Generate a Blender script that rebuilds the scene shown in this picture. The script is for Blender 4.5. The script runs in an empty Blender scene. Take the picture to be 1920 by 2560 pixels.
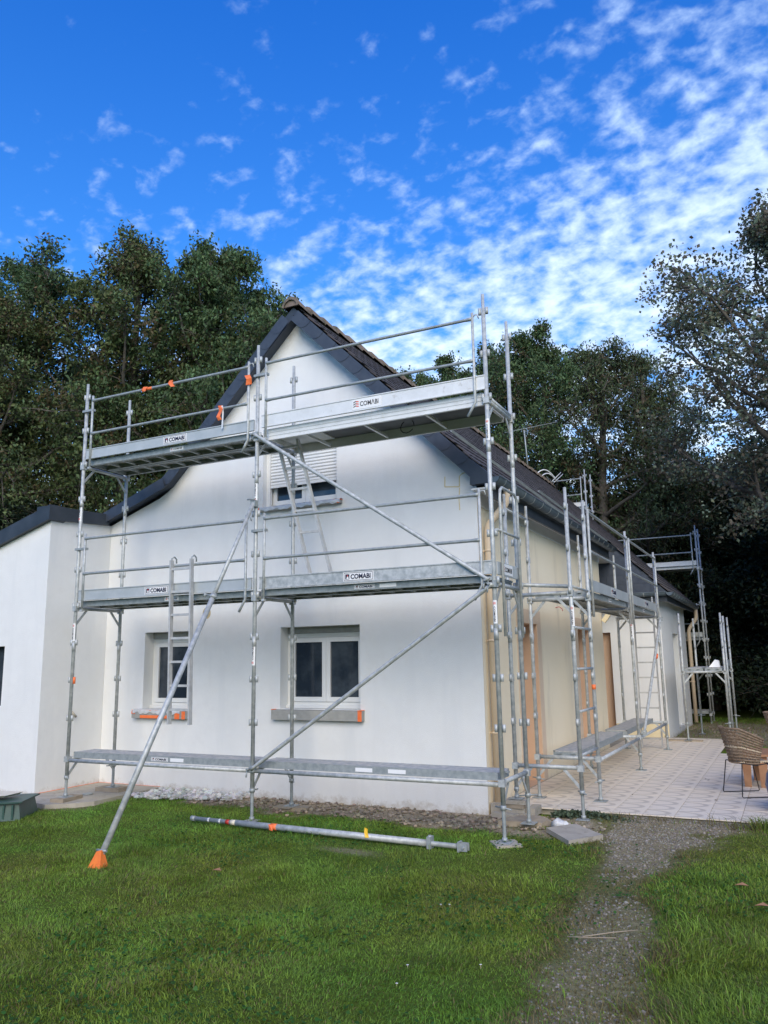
import bpy, bmesh, math, random
import numpy as np
from mathutils import Vector, Matrix, geometry, noise
random.seed(7); RNG = np.random.default_rng(11)
S = bpy.context.scene
COL = S.collection
PI = math.pi

# ------------------------------------------------------------------ camera
cam_d = bpy.data.cameras.new("camera"); cam = bpy.data.objects.new("camera", cam_d); COL.objects.link(cam)
S.camera = cam
YAW, PITCH, ROLL = -0.4638, 0.1851, -0.0157
fw = Vector((math.sin(YAW)*math.cos(PITCH), math.cos(YAW)*math.cos(PITCH), math.sin(PITCH)))
r0 = Vector((math.cos(YAW), -math.sin(YAW), 0)); u0 = r0.cross(fw)
rr = r0*math.cos(ROLL)+u0*math.sin(ROLL); uu = -r0*math.sin(ROLL)+u0*math.cos(ROLL)
M = Matrix((rr, uu, -fw)).transposed().to_4x4(); M.translation = Vector((8.7402, -7.9448, 1.7856))
cam.matrix_world = M
cam_d.sensor_fit = 'VERTICAL'; cam_d.sensor_height = 24.0; cam_d.lens = 24.0*1991.6/2560.0
cam_d.clip_start = 0.05; cam_d.clip_end = 600
CAM = Vector((8.7402, -7.9448, 1.7856))

# ------------------------------------------------------------------ sky, sun, exposure
SUN_EL, SUN_AZ = math.radians(32), math.radians(153)     # azimuth: clockwise from +Y, where the light comes from
W = bpy.data.worlds.new("World"); S.world = W; W.use_nodes = True
wn, wl = W.node_tree.nodes, W.node_tree.links
for n in list(wn): wn.remove(n)
def N(nt, t, **k):
    n = nt.new(t)
    for a, b in k.items(): setattr(n, a, b)
    return n
def MATH(nt, lk, op, a, b=None, c=None, clamp=False):
    n = nt.new("ShaderNodeMath"); n.operation = op; n.use_clamp = clamp
    for i, v in enumerate((a, b, c)):
        if v is None: continue
        if hasattr(v, "links"): lk.new(v, n.inputs[i])
        else: n.inputs[i].default_value = v
    return n.outputs[0]
sky = N(wn, "ShaderNodeTexSky", sky_type='NISHITA', sun_disc=False, sun_elevation=SUN_EL, sun_rotation=SUN_AZ,
        air_density=1.0, dust_density=0.3, ozone_density=2.5)
tint = N(wn, "ShaderNodeMix", data_type='RGBA', blend_type='MULTIPLY'); tint.inputs[0].default_value = 1
wl.new(sky.outputs[0], tint.inputs[6])
tcz = N(wn, "ShaderNodeTexCoord"); sz0 = N(wn, "ShaderNodeSeparateXYZ"); wl.new(tcz.outputs["Generated"], sz0.inputs[0])
tz_ = N(wn, "ShaderNodeMapRange"); wl.new(sz0.outputs[2], tz_.inputs[0]); tz_.inputs[1].default_value = .30; tz_.inputs[2].default_value = .75
tm_ = N(wn, "ShaderNodeMix", data_type='RGBA'); wl.new(tz_.outputs[0], tm_.inputs[0]); tm_.inputs[6].default_value = (0.42, 1.04, 1.60, 1); tm_.inputs[7].default_value = (0.12, 0.78, 1.85, 1); wl.new(tm_.outputs[2], tint.inputs[7])
tc = N(wn, "ShaderNodeTexCoord"); sep = N(wn, "ShaderNodeSeparateXYZ"); wl.new(tc.outputs["Generated"], sep.inputs[0])
zc = MATH(wn, wl, 'MAXIMUM', sep.outputs[2], 0.0)
zz = MATH(wn, wl, 'ADD', zc, 0.30)
px = MATH(wn, wl, 'DIVIDE', sep.outputs[0], zz); py = MATH(wn, wl, 'DIVIDE', sep.outputs[1], zz)
cmb = N(wn, "ShaderNodeCombineXYZ"); wl.new(px, cmb.inputs[0]); wl.new(py, cmb.inputs[1])
mp = N(wn, "ShaderNodeMapping"); wl.new(cmb.outputs[0], mp.inputs[0]); mp.inputs['Rotation'].default_value = (0, 0, 0.35); mp.inputs['Scale'].default_value = (1.0, 1.12, 1.0)
def wnoise(scale, det, rough=.55, vec=None, dist=0.0):
    n = N(wn, "ShaderNodeTexNoise"); n.inputs['Scale'].default_value = scale; n.inputs['Detail'].default_value = det
    n.inputs['Roughness'].default_value = rough; n.inputs['Distortion'].default_value = dist
    wl.new(vec or mp.outputs[0], n.inputs['Vector']); return n.outputs[0]
big = wnoise(1.6, 3, .5); puff = wnoise(22.0, 4, .52, dist=.2); fine = wnoise(60, 3, .6)
# clouds lie in a band to the north-east and low in the north; the west and the zenith stay blue
# axis towards the right of the view: r0 = (cos yaw, -sin yaw)
rx = MATH(wn, wl, 'ADD', MATH(wn, wl, 'MULTIPLY', sep.outputs[0], r0.x), MATH(wn, wl, 'MULTIPLY', sep.outputs[1], r0.y))
lowness = MATH(wn, wl, 'SUBTRACT', 0.78, zc)                       # + near the horizon
bias = MATH(wn, wl, 'ADD', MATH(wn, wl, 'MULTIPLY', rx, 1.15), MATH(wn, wl, 'MULTIPLY', lowness, 2.9))
cov = MATH(wn, wl, 'ADD', MATH(wn, wl, 'MULTIPLY', big, 1.0), bias)   # ~0.3..1.3
covc = MATH(wn, wl, 'SUBTRACT', MATH(wn, wl, 'MINIMUM', cov, 1.72), 1.30)
dens = MATH(wn, wl, 'ADD', MATH(wn, wl, 'MULTIPLY', covc, 1.0), MATH(wn, wl, 'MULTIPLY', MATH(wn, wl, 'SUBTRACT', puff, 0.5), 2.3))
dens = MATH(wn, wl, 'ADD', dens, MATH(wn, wl, 'MULTIPLY', MATH(wn, wl, 'SUBTRACT', fine, 0.5), 0.5))
mr = N(wn, "ShaderNodeMapRange", interpolation_type='SMOOTHSTEP'); wl.new(dens, mr.inputs[0])
mr.inputs[1].default_value = -0.28; mr.inputs[2].default_value = 1.02; mr.inputs[3].default_value = 0; mr.inputs[4].default_value = 0.93
cc = N(wn, "ShaderNodeMix", data_type='RGBA'); wl.new(MATH(wn, wl, 'MULTIPLY', lowness, 1.25, clamp=True), cc.inputs[0])
cc.inputs[6].default_value = (4.0, 5.8, 8.4, 1); cc.inputs[7].default_value = (9.0, 9.3, 8.9, 1)
sm = N(wn, "ShaderNodeMix", data_type='RGBA'); wl.new(mr.outputs[0], sm.inputs[0]); wl.new(tint.outputs[2], sm.inputs[6]); wl.new(cc.outputs[2], sm.inputs[7])
bg = N(wn, "ShaderNodeBackground"); bg.inputs[1].default_value = 0.09; wl.new(sm.outputs[2], bg.inputs[0])
wo = N(wn, "ShaderNodeOutputWorld"); wl.new(bg.outputs[0], wo.inputs[0])
sd = bpy.data.lights.new("sun", 'SUN'); sun = bpy.data.objects.new("sun", sd); COL.objects.link(sun)
sd.energy = 1.85; sd.angle = math.radians(48); sd.color = (1.0, 0.86, 0.64)
sdir = Vector((math.sin(SUN_AZ)*math.cos(SUN_EL), math.cos(SUN_AZ)*math.cos(SUN_EL), math.sin(SUN_EL)))
sun.rotation_euler = (-sdir).to_track_quat('-Z', 'Y').to_euler(); sun.location = (0, -20, 30)
S.view_settings.view_transform = 'Standard'; S.view_settings.look = 'None'; S.view_settings.gamma = 1
S.view_settings.use_curve_mapping = False; S.view_settings.exposure = 0.86

# ------------------------------------------------------------------ materials
def mat(name, c, rough=.8, metal=0.0, c2=None, scale=4.0, det=5, bump=0.0, bscale=60.0, spec=.4, streak=None, attr=False, trans=0.0, thr=(.35, .65), dirt=None, basez=None):
    m = bpy.data.materials.new(name); m.use_nodes = True; nt = m.node_tree.nodes; lk = m.node_tree.links
    b = nt["Principled BSDF"]; b.inputs['Roughness'].default_value = rough; b.inputs['Metallic'].default_value = metal
    b.inputs['Specular IOR Level'].default_value = spec
    tcn = nt.new("ShaderNodeTexCoord"); geo = nt.new("ShaderNodeNewGeometry"); vec = geo.outputs['Position']
    col = None
    def noi(sc, d, v=vec, ro=.6):
        n = nt.new("ShaderNodeTexNoise"); n.inputs['Scale'].default_value = sc; n.inputs['Detail'].default_value = d; n.inputs['Roughness'].default_value = ro
        lk.new(v, n.inputs['Vector']); return n.outputs[0]
    def ramp(v, a, bb):
        r = nt.new("ShaderNodeMapRange"); lk.new(v, r.inputs[0]); r.inputs[1].default_value = a; r.inputs[2].default_value = bb; return r.outputs[0]
    def mix(f, a, bb, mode='MIX'):
        x = nt.new("ShaderNodeMix"); x.data_type = 'RGBA'; x.blend_type = mode
        if hasattr(f, "links"): lk.new(f, x.inputs[0])
        else: x.inputs[0].default_value = f
        for i, q in ((6, a), (7, bb)):
            if hasattr(q, "links"): lk.new(q, x.inputs[i])
            else: x.inputs[i].default_value = (*q, 1)
        return x.outputs[2]
    if attr:
        a = nt.new("ShaderNodeAttribute"); a.attribute_name = "Col"; col = a.outputs['Color']
    if c2 is not None:
        col = mix(ramp(noi(scale, det), *thr), c, c2)
    if streak:
        mpn = nt.new("ShaderNodeMapping"); lk.new(vec, mpn.inputs[0]); mpn.inputs['Scale'].default_value = streak[2]
        col = mix(ramp(noi(streak[1], 4, mpn.outputs[0]), *streak[3]), col if col else c, streak[0])
    if dirt:   # patches / splashes of another colour
        col = mix(ramp(noi(dirt[1], 4, ro=.7), dirt[2], dirt[3]), col if col else c, dirt[0])
    if basez:
        sz = nt.new("ShaderNodeSeparateXYZ"); lk.new(vec, sz.inputs[0]); h_ = MATH(nt, lk, 'MULTIPLY_ADD', noi(7, 5, ro=.75), .42, -.12)
        f_ = MATH(nt, lk, 'DIVIDE', MATH(nt, lk, 'SUBTRACT', h_, sz.outputs[2]), .10, clamp=True); col = mix(MATH(nt, lk, 'MULTIPLY', f_, .75), col, basez)
    if col: lk.new(col, b.inputs['Base Color'])
    else: b.inputs['Base Color'].default_value = (*c, 1)
    if bump:
        bn = nt.new("ShaderNodeBump"); bn.inputs['Strength'].default_value = bump; bn.inputs['Distance'].default_value = .01
        lk.new(noi(bscale, 4), bn.inputs['Height']); lk.new(bn.outputs[0], b.inputs['Normal'])
    if trans:
        b.inputs['Subsurface Weight'].default_value = 0
        t = nt.new("ShaderNodeBsdfTranslucent"); ms = nt.new("ShaderNodeMixShader"); ms.inputs[0].default_value = trans
        lk.new(col, t.inputs[0]); lk.new(b.outputs[0], ms.inputs[1]); lk.new(t.outputs[0], ms.inputs[2])
        lk.new(ms.outputs[0], nt["Material Output"].inputs[0])
    return m
MT = {}
MT['white'] = mat('white_render', (.79, .79, .77), .92, c2=(.72, .73, .72), scale=1.3, det=8, bump=.6, bscale=120, spec=.15, thr=(.38, .80),
                  streak=((.68, .69, .685), 1.1, (2.2, 2.2, .30), (.54, .80)), dirt=((.745, .745, .73), 6.0, .45, .75), basez=(.50, .46, .40))
MT['beige'] = mat('beige_render', (.87, .765, .57), .92, c2=(.84, .735, .54), scale=1.1, bump=.3, bscale=200, spec=.15,
                  streak=((.62, .54, .40), 1.2, (2, 2, .4), (.55, .85)), dirt=((.70, .62, .47), 2.2, .66, .80), basez=(.62, .52, .36))
MT['peach'] = mat('peach_reveal', (.66, .46, .32), .9, c2=(.60, .42, .29), scale=1.5, bump=.2, bscale=150, spec=.15)
MT['surround'] = mat('unpainted_surround', (.70, .56, .41), .9, c2=(.66, .52, .38), scale=2, bump=.2, bscale=150, spec=.15)
MT['paleyellow'] = mat('yellow_primer', (.77, .67, .45), .9, c2=(.72, .61, .39), scale=6, bump=.2, spec=.15)
MT['soffit'] = mat('white_soffit', (.74, .74, .72), .6, c2=(.66, .67, .66), scale=2, spec=.3)
MT['slate'] = mat('blue_slate', (.036, .047, .068), .5, c2=(.052, .064, .085), scale=9, bump=.15, bscale=40, spec=.4)
MT['zinc'] = mat('dark_zinc', (.070, .095, .120), .42, .25, c2=(.11, .14, .16), scale=5, bump=.05, bscale=20, dirt=((.20, .23, .24), 9, .66, .80))
MT['anthr'] = mat('anthracite_coping', (.030, .038, .048), .45, .1, c2=(.055, .066, .08), scale=3, bump=.05, bscale=30)
MT['rooftile'] = mat('brown_roof_tile', (.085, .066, .060), .8, bump=.4, bscale=60, attr=True, spec=.25)
MT['ridge'] = mat('ridge_tile', (.20, .155, .13), .85, c2=(.10, .085, .06), scale=6, bump=.4, bscale=50, dirt=((.06, .075, .03), 12, .55, .7))
MT['pipe'] = mat('sand_downpipe', (.68, .54, .38), .45, c2=(.63, .50, .35), scale=3)
MT['galv'] = mat('galvanised_steel', (.34, .365, .36), .5, .22, c2=(.54, .555, .54), scale=17, det=5, bump=.15, bscale=80,
                 dirt=((.66, .64, .59), 11, .63, .74))
MT['galvd'] = mat('dull_galvanised_steel', (.27, .30, .30), .5, .22, c2=(.37, .395, .39), scale=18, det=3, dirt=((.55, .54, .5), 11, .68, .8))
MT['ladder'] = mat('worn_aluminium', (.42, .425, .42), .5, .2, c2=(.56, .56, .54), scale=9, dirt=((.5, .48, .44), 12, .62, .8))
MT['toe'] = mat('galvanised_toe_board', (.40, .435, .44), .48, .15, c2=(.49, .515, .515), scale=3.5, det=4, dirt=((.52, .54, .54), 22, .68, .82))
MT['alu'] = mat('aluminium', (.68, .68, .66), .5, .15, c2=(.76, .76, .74), scale=8, dirt=((.5, .48, .44), 12, .62, .8))
MT['deck'] = mat('plaster_splashed_deck', (.30, .32, .33), .8, .1, c2=(.50, .48, .45), scale=14, det=6, bump=.3, bscale=50)
MT['ply'] = mat('dark_plywood', (.10, .105, .11), .7, c2=(.14, .145, .15), scale=3)
MT['orange'] = mat('orange_tape', (.85, .16, .04), .5, c2=(.9, .22, .07), scale=20)
MT['opaint'] = mat('orange_painted_steel', (.85, .22, .03), .55, c2=(.75, .17, .03), scale=18)
MT['yellow'] = mat('yellow_tape', (.85, .50, .03), .5)
MT['red'] = mat('red_plastic', (.45, .04, .03), .4)
MT['pvc'] = mat('white_window_plastic', (.76, .76, .73), .4, c2=(.72, .72, .70), scale=4)
MT['glass'] = mat('window_glass', (.022, .032, .045), .05, c2=(.06, .075, .09), scale=2.2, spec=.55, thr=(.42, .62))  # paler noise patches in the pane colour imitate broken reflections
MT['shutter'] = mat('white_shutter', (.80, .80, .77), .45, c2=(.74, .745, .73), scale=5)
MT['sill'] = mat('concrete_sill', (.36, .355, .33), .85, c2=(.30, .30, .28), scale=12, bump=.3, bscale=90)
MT['film'] = mat('plastic_film', (.48, .49, .50), .3, c2=(.62, .63, .64), scale=14, bump=.6, bscale=25, spec=.6)
MT['conc'] = mat('weathered_concrete', (.33, .30, .25), .9, c2=(.42, .38, .31), scale=5, bump=.4, bscale=60, dirt=((.22, .20, .16), 7, .58, .72))
MT['wood'] = mat('weathered_wood', (.36, .30, .22), .85, c2=(.28, .23, .17), scale=10, bump=.3, bscale=50)
MT['stoolwood'] = mat('brown_wood', (.36, .19, .10), .6, c2=(.28, .14, .07), scale=8)
MT['bark'] = mat('bark', (.12, .105, .085), .95, c2=(.07, .060, .05), scale=10, bump=.8, bscale=25)
MT['leaf'] = mat('leaves', (.05, .08, .03), .55, attr=True, trans=.25, spec=.3)
MT['grass'] = mat('grass_blades', (.05, .1, .02), .6, attr=True, trans=.25, spec=.25)
MT['stonew'] = mat('pale_stone', (.62, .61, .58), .8, attr=True, bump=.3, bscale=80)
MT['gravel'] = mat('grey_gravel', (.3, .3, .3), .85, attr=True, bump=.3, bscale=120)
MT['pgreen'] = mat('dark_green_plastic', (.025, .065, .055), .45, c2=(.035, .085, .07), scale=5, dirt=((.12, .15, .14), 9, .62, .75))
MT['cream'] = mat('cream_plastic', (.72, .66, .52), .5, c2=(.66, .60, .47), scale=8)
MT['wicker'] = mat('wicker', (.16, .105, .065), .7, c2=(.27, .20, .135), scale=30, bump=.3, bscale=90, attr=False)
MT['wickerl'] = mat('pale_wicker', (.50, .41, .29), .7, c2=(.40, .31, .21), scale=25)
MT['black'] = mat('black_metal', (.012, .013, .016), .4, .3)
MT['blue'] = mat('blue_glazed_pot', (.025, .06, .17), .25, c2=(.03, .08, .20), scale=6)
MT['whiteplas'] = mat('white_plastic', (.80, .80, .78), .4)
MT['ink'] = mat('navy_ink', (.012, .018, .05), .6)
MT['inkg'] = mat('grey_ink', (.05, .05, .055), .6)
MT['inkr'] = mat('red_ink', (.72, .10, .06), .6)
MT['stick'] = mat('white_sticker', (.80, .80, .79), .4)
MT['darkwall'] = mat('far_hedge_dark', (.02, .03, .018), .9)
MT['hole'] = mat('dark_void', (.01, .01, .01), .9)
MT['stain'] = mat('mastic_stain', (.62, .50, .24), .85, c2=(.66, .56, .34), scale=20, spec=.1)
MT['patch'] = mat('repair_patch', (.50, .41, .24), .9, c2=(.46, .38, .23), scale=14)

def tile_mat(name):
    m = bpy.data.materials.new(name); m.use_nodes = True; nt = m.node_tree.nodes; lk = m.node_tree.links
    b = nt["Principled BSDF"]; b.inputs['Roughness'].default_value = .5; b.inputs['Specular IOR Level'].default_value = .3
    uv = nt.new("ShaderNodeUVMap"); uv.uv_map = "UVMap"; s = nt.new("ShaderNodeSeparateXYZ"); lk.new(uv.outputs[0], s.inputs[0])
    mm = lambda *a, **k: MATH(nt, lk, *a, **k)
    y = mm('SUBTRACT', s.outputs[1], .5); y2 = mm('MULTIPLY', y, y); x2 = mm('MULTIPLY', s.outputs[0], s.outputs[0])
    r = mm('SQRT', mm('ADD', mm('MULTIPLY', x2, .33), y2))
    def band(lo, hi, soft=.02):
        a = nt.new("ShaderNodeMapRange"); lk.new(r, a.inputs[0]); a.inputs[1].default_value = lo-soft; a.inputs[2].default_value = lo+soft
        c = nt.new("ShaderNodeMapRange"); lk.new(r, c.inputs[0]); c.inputs[1].default_value = hi-soft; c.inputs[2].default_value = hi+soft
        return mm('SUBTRACT', a.outputs[0], c.outputs[0])
    f = mm('ADD', band(.385, .49), band(-.2, .07))
    g = nt.new("ShaderNodeNewGeometry"); no = nt.new("ShaderNodeTexNoise"); no.inputs['Scale'].default_value = 1.6; no.inputs['Detail'].default_value = 6; lk.new(g.outputs['Position'], no.inputs['Vector'])
    n2 = nt.new("ShaderNodeTexNoise"); n2.inputs['Scale'].default_value = 25; n2.inputs['Detail'].default_value = 4; lk.new(g.outputs['Position'], n2.inputs['Vector'])
    base = nt.new("ShaderNodeMix"); base.data_type = 'RGBA'; lk.new(no.outputs[0], base.inputs[0]); base.inputs[6].default_value = (.68, .60, .49, 1); base.inputs[7].default_value = (.79, .70, .58, 1)
    mx = nt.new("ShaderNodeMix"); mx.data_type = 'RGBA'; lk.new(mm('MULTIPLY', mm('MULTIPLY', f, .75), mm('ADD', n2.outputs[0], .4), clamp=True), mx.inputs[0]); lk.new(base.outputs[2], mx.inputs[6]); mx.inputs[7].default_value = (.42, .37, .31, 1)
    lk.new(mx.outputs[2], b.inputs['Base Color']); return m
MT['floortile'] = tile_mat('printed_floor_tile')

def ground_mat():
    m = bpy.data.materials.new('lawn_soil'); m.use_nodes = True; nt = m.node_tree.nodes; lk = m.node_tree.links
    b = nt["Principled BSDF"]; b.inputs['Roughness'].default_value = .95; b.inputs['Specular IOR Level'].default_value = .1
    a = nt.new("ShaderNodeAttribute"); a.attribute_name = "Col"
    g = nt.new("ShaderNodeNewGeometry"); n = nt.new("ShaderNodeTexNoise"); n.inputs['Scale'].default_value = 22; n.inputs['Detail'].default_value = 7; n.inputs['Roughness'].default_value = .7; lk.new(g.outputs['Position'], n.inputs['Vector'])
    mr = nt.new("ShaderNodeMapRange"); lk.new(n.outputs[0], mr.inputs[0]); mr.inputs[1].default_value = .3; mr.inputs[2].default_value = .7; mr.inputs[3].default_value = .55; mr.inputs[4].default_value = 1.5
    mx = nt.new("ShaderNodeVectorMath"); mx.operation = 'SCALE'; lk.new(a.outputs['Color'], mx.inputs[0]); lk.new(mr.outputs[0], mx.inputs['Scale'])
    lk.new(mx.outputs[0], b.inputs['Base Color'])
    bn = nt.new("ShaderNodeBump"); bn.inputs['Strength'].default_value = .8; bn.inputs['Distance'].default_value = .02; lk.new(n.outputs[0], bn.inputs['Height']); lk.new(bn.outputs[0], b.inputs['Normal'])
    return m
MT['ground'] = ground_mat()

# ------------------------------------------------------------------ building helpers
OFF = {}
def off(o): return OFF.get(o.name, Vector((0, 0, 0))) if o else Vector((0, 0, 0))
def tag(o, label=None, cat=None, group=None, kind=None):
    if label: o['label'] = label
    if cat: o['category'] = cat
    if group: o['group'] = group
    if kind: o['kind'] = kind
    return o
def thing(name, loc, label, cat, group=None):
    o = bpy.data.objects.new(name, None); o.empty_display_size = .2; COL.objects.link(o); o.location = loc
    OFF[o.name] = Vector(loc); return tag(o, label, cat, group)
def link(name, me, parent=None, loc=None):
    o = bpy.data.objects.new(name, me); COL.objects.link(o)
    if parent: o.parent = parent; OFF[o.name] = off(parent)
    if loc is not None: o.location = Vector(loc)-off(parent); OFF[o.name] = Vector(loc)
    return o
class MB:
    def __init__(s): s.v = []; s.f = []; s.sm = []; s.mi = []; s.mats = []; s.cur = 0
    def m(s, k):
        if k not in s.mats: s.mats.append(k)
        s.cur = s.mats.index(k); return s
    def add(s, vs, fs, smooth=False):
        n = len(s.v); s.v += [tuple(x) for x in vs]
        for f in fs: s.f.append([n+i for i in f]); s.sm.append(smooth); s.mi.append(s.cur)
        return s
    def box(s, c, d, rot=None):
        c = Vector(c); hx, hy, hz = d[0]/2, d[1]/2, d[2]/2
        vs = [Vector((x, y, z)) for z in (-hz, hz) for y in (-hy, hy) for x in (-hx, hx)]
        if rot is not None: vs = [rot @ v for v in vs]
        return s.add([c+v for v in vs], [(0, 2, 3, 1), (4, 5, 7, 6), (0, 1, 5, 4), (2, 6, 7, 3), (0, 4, 6, 2), (1, 3, 7, 5)])
    def bb(s, a, b): return s.box([(a[i]+b[i])/2 for i in range(3)], [abs(b[i]-a[i]) for i in range(3)])
    def path(s, pts, r, seg=8, caps=True, flat=None):
        pts = [Vector(p) for p in pts]; R = r if hasattr(r, '__len__') else [r]*len(pts)
        rings = []; up = None
        for i, p in enumerate(pts):
            d = (pts[min(i+1, len(pts)-1)]-pts[max(i-1, 0)]).normalized()
            if up is None:
                up = Vector((0, 0, 1)) if abs(d.z) < .9 else Vector((0, 1, 0))
            a = d.cross(up)
            if a.length < 1e-4: a = d.cross(Vector((1, 0, 0)))
            a.normalize(); b_ = a.cross(d).normalized(); up = b_
            rings.append([p+(a*math.cos(2*PI*k/seg)+b_*math.sin(2*PI*k/seg)*(flat or 1))*R[i] for k in range(seg)])
        vs = [v for rg in rings for v in rg]; fs = []
        for i in range(len(pts)-1):
            for k in range(seg):
                k2 = (k+1) % seg; fs.append((i*seg+k, i*seg+k2, (i+1)*seg+k2, (i+1)*seg+k))
        s.add(vs, fs, True)
        if caps:
            n = len(s.v)-len(vs); s.f.append([n+k for k in range(seg)][::-1]); s.sm.append(False); s.mi.append(s.cur)
            s.f.append([n+(len(pts)-1)*seg+k for k in range(seg)]); s.sm.append(False); s.mi.append(s.cur)
        return s
    def tube(s, a, b, r, seg=8, r2=None): return s.path([a, b], [r, r2 if r2 else r], seg)
    def beam(s, a, b, w, h, upv=(0, 0, 1)):
        a, b = Vector(a), Vector(b); d = b-a; x = d.normalized(); u = Vector(upv); y = u.cross(x).normalized(); z = x.cross(y)
        R = Matrix((x, y, z)).transposed(); return s.box((a+b)/2, (d.length, w, h), R)
    def prism(s, poly, d):
        d = Vector(d); poly = [Vector(p) for p in poly]; n = len(poly)
        return s.add(poly+[p+d for p in poly], [tuple(range(n))[::-1], tuple(range(n, 2*n))]+[(i, (i+1) % n, n+(i+1) % n, n+i) for i in range(n)])
    def mesh(s, name, mats, o=Vector((0, 0, 0))):
        me = bpy.data.meshes.new(name); me.from_pydata([Vector(v)-o for v in s.v], [], s.f)
        ms = s.mats if s.mats else [mats]
        for k in ms: me.materials.append(MT[k])
        me.polygons.foreach_set('use_smooth', s.sm)
        if s.mats: me.polygons.foreach_set('material_index', s.mi)
        bm = bmesh.new(); bm.from_mesh(me); bmesh.ops.recalc_face_normals(bm, faces=bm.faces); bm.to_mesh(me); bm.free()
        me.update(); return me
    def obj(s, name, mt, parent=None): return link(name, s.mesh(name, mt, off(parent)), parent)

_txt = {}
def text_mesh(body, height, mt, bold=0.0, sx=1.0):
    key = (body, height, mt, bold, sx)
    if key in _txt: return _txt[key]
    cu = bpy.data.curves.new('lettering', 'FONT'); cu.body = body; cu.size = 1; cu.align_x = 'CENTER'; cu.align_y = 'CENTER'; cu.offset = bold; cu.extrude = .004; cu.resolution_u = 3
    o = bpy.data.objects.new('tmp', cu); COL.objects.link(o); bpy.context.view_layer.update()
    me = bpy.data.meshes.new_from_object(o.evaluated_get(bpy.context.evaluated_depsgraph_get())); bpy.data.objects.remove(o)
    k = height/.72; xs = [v.co.x for v in me.vertices]; ys = [v.co.y for v in me.vertices]; cx, cy = (max(xs)+min(xs))/2, (max(ys)+min(ys))/2
    for v in me.vertices: v.co = Vector(((v.co.x-cx)*k*sx, (v.co.y-cy)*k, v.co.z*k))
    me.materials.clear(); me.materials.append(MT[mt]); _txt[key] = me; return me
def sticker(parent, c, w, h, u, v, style='old', rnd=None):
    """flat label: centre c, u = reading direction, v = up of the letters; proud of its carrier by 2 mm.  rnd = tube radius to wrap round"""
    c = Vector(c); u = Vector(u).normalized(); v = Vector(v).normalized(); n = u.cross(v)
    R = Matrix((u, v, n)).transposed()
    b = MB()
    if rnd:
        b.m('stick'); K = 6
        vs = []; fs = []
        for i in range(K+1):
            a = (i/K-.5)*2.2
            for sgn in (-1, 1): vs.append(c+u*(w/2*sgn)+v*(math.sin(a)*rnd)+n*((math.cos(a)-1)*rnd))
        for i in range(K): fs.append((2*i, 2*i+1, 2*i+3, 2*i+2))
        b.add(vs, fs, True)
    else:
        b.m('stick').box(c-n*.001, (w, h, .002), R)
        if style == 'old':
            b.m('ink')
            for (dx, dy, ww, hh) in ((0, h*.41, w*.94, h*.045), (0, -h*.41, w*.94, h*.045), (w*.465, 0, h*.045, h*.86), (-w*.465, 0, h*.045, h*.86)):
                b.box(c+u*dx+v*dy+n*.0012, (ww, hh, .0012), R)
    st = b.obj('sticker', 'stick', parent)
    e = .0015
    if style == 'old':
        L = MB(); cx = -w*.36; L.m('ink').box(c+u*cx+n*e, (h*.5, h*.56, .001), R)
        L.m('stick').prism([c+u*(cx-h*.12)+v*(-h*.24)+n*(e+.001), c+u*(cx+h*.2)+v*(-h*.24)+n*(e+.001), c+u*(cx+h*.04)+v*(h*.2)+n*(e+.001)], n*.0005)
        L.m('inkr').box(c+u*(cx+h*.03)+v*(h*.1)+n*(e+.002), (h*.1, h*.16, .0008), R)
        lg = L.obj('logo', 'ink', st)
        t = text_mesh('COMABI', h*.50, 'ink', .035, 1.0); tw = w*.66; tx = w*.08
    else:
        L = MB(); cx = -w*.37; s_ = h*.22
        for k in (-1, 0, 1):
            L.m('inkg' if not rnd else 'inkr'); q = c+u*cx+v*(k*s_)+n*e
            L.prism([q+u*(-s_*1.3)+v*(-s_*.3), q+v*(s_*.25), q+v*(s_*.65), q+u*(-s_*1.3)+v*(s_*.1)], n*.0008)
            L.m('inkr'); L.prism([q, q+u*(s_*1.3)+v*(-s_*.2), q+u*(s_*1.3)+v*(s_*.2), q+v*(s_*.5)], n*.0008)
        lg = L.obj('logo', 'inkr', st)
        t = text_mesh('COM\u039bBI', h*.46, 'inkg', .012, 1.0); tw = w*.64; tx = w*.09
    xs = [q.co.x for q in t.vertices]; k = tw/(max(xs)-min(xs))
    ky = 1.0
    o = link('lettering', t, st); o.matrix_parent_inverse = Matrix()
    m4 = R.to_4x4() @ Matrix.Diagonal((k, ky, 1, 1)); m4.translation = c+u*tx+n*(e+.0012)-off(parent); o.matrix_basis = m4
    return st
def clone_tree(o, parent=None):
    c = o.copy(); COL.objects.link(c)
    if parent: c.parent = parent
    for ch in list(o.children): clone_tree(ch, c)
    return c
# fast mesh from arrays
def np_mesh(name, V, F, mt, cols=None, smooth=False, nv=4):
    me = bpy.data.meshes.new(name); nF = len(F)
    me.vertices.add(len(V)); me.vertices.foreach_set('co', np.asarray(V, np.float32).ravel())
    me.loops.add(nF*nv); me.loops.foreach_set('vertex_index', np.asarray(F, np.int32).ravel())
    me.polygons.add(nF); me.polygons.foreach_set('loop_start', np.arange(0, nF*nv, nv, dtype=np.int32))
    me.polygons.foreach_set('loop_total', np.full(nF, nv, np.int32))
    me.polygons.foreach_set('use_smooth', np.full(nF, smooth, bool))
    if cols is not None:
        a = me.color_attributes.new('Col', 'FLOAT_COLOR', 'POINT'); c4 = np.ones((len(V), 4), np.float32); c4[:, :3] = cols; a.data.foreach_set('color', c4.ravel())
    me.materials.append(MT[mt]); me.update(calc_edges=True); me.validate(); return me

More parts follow.
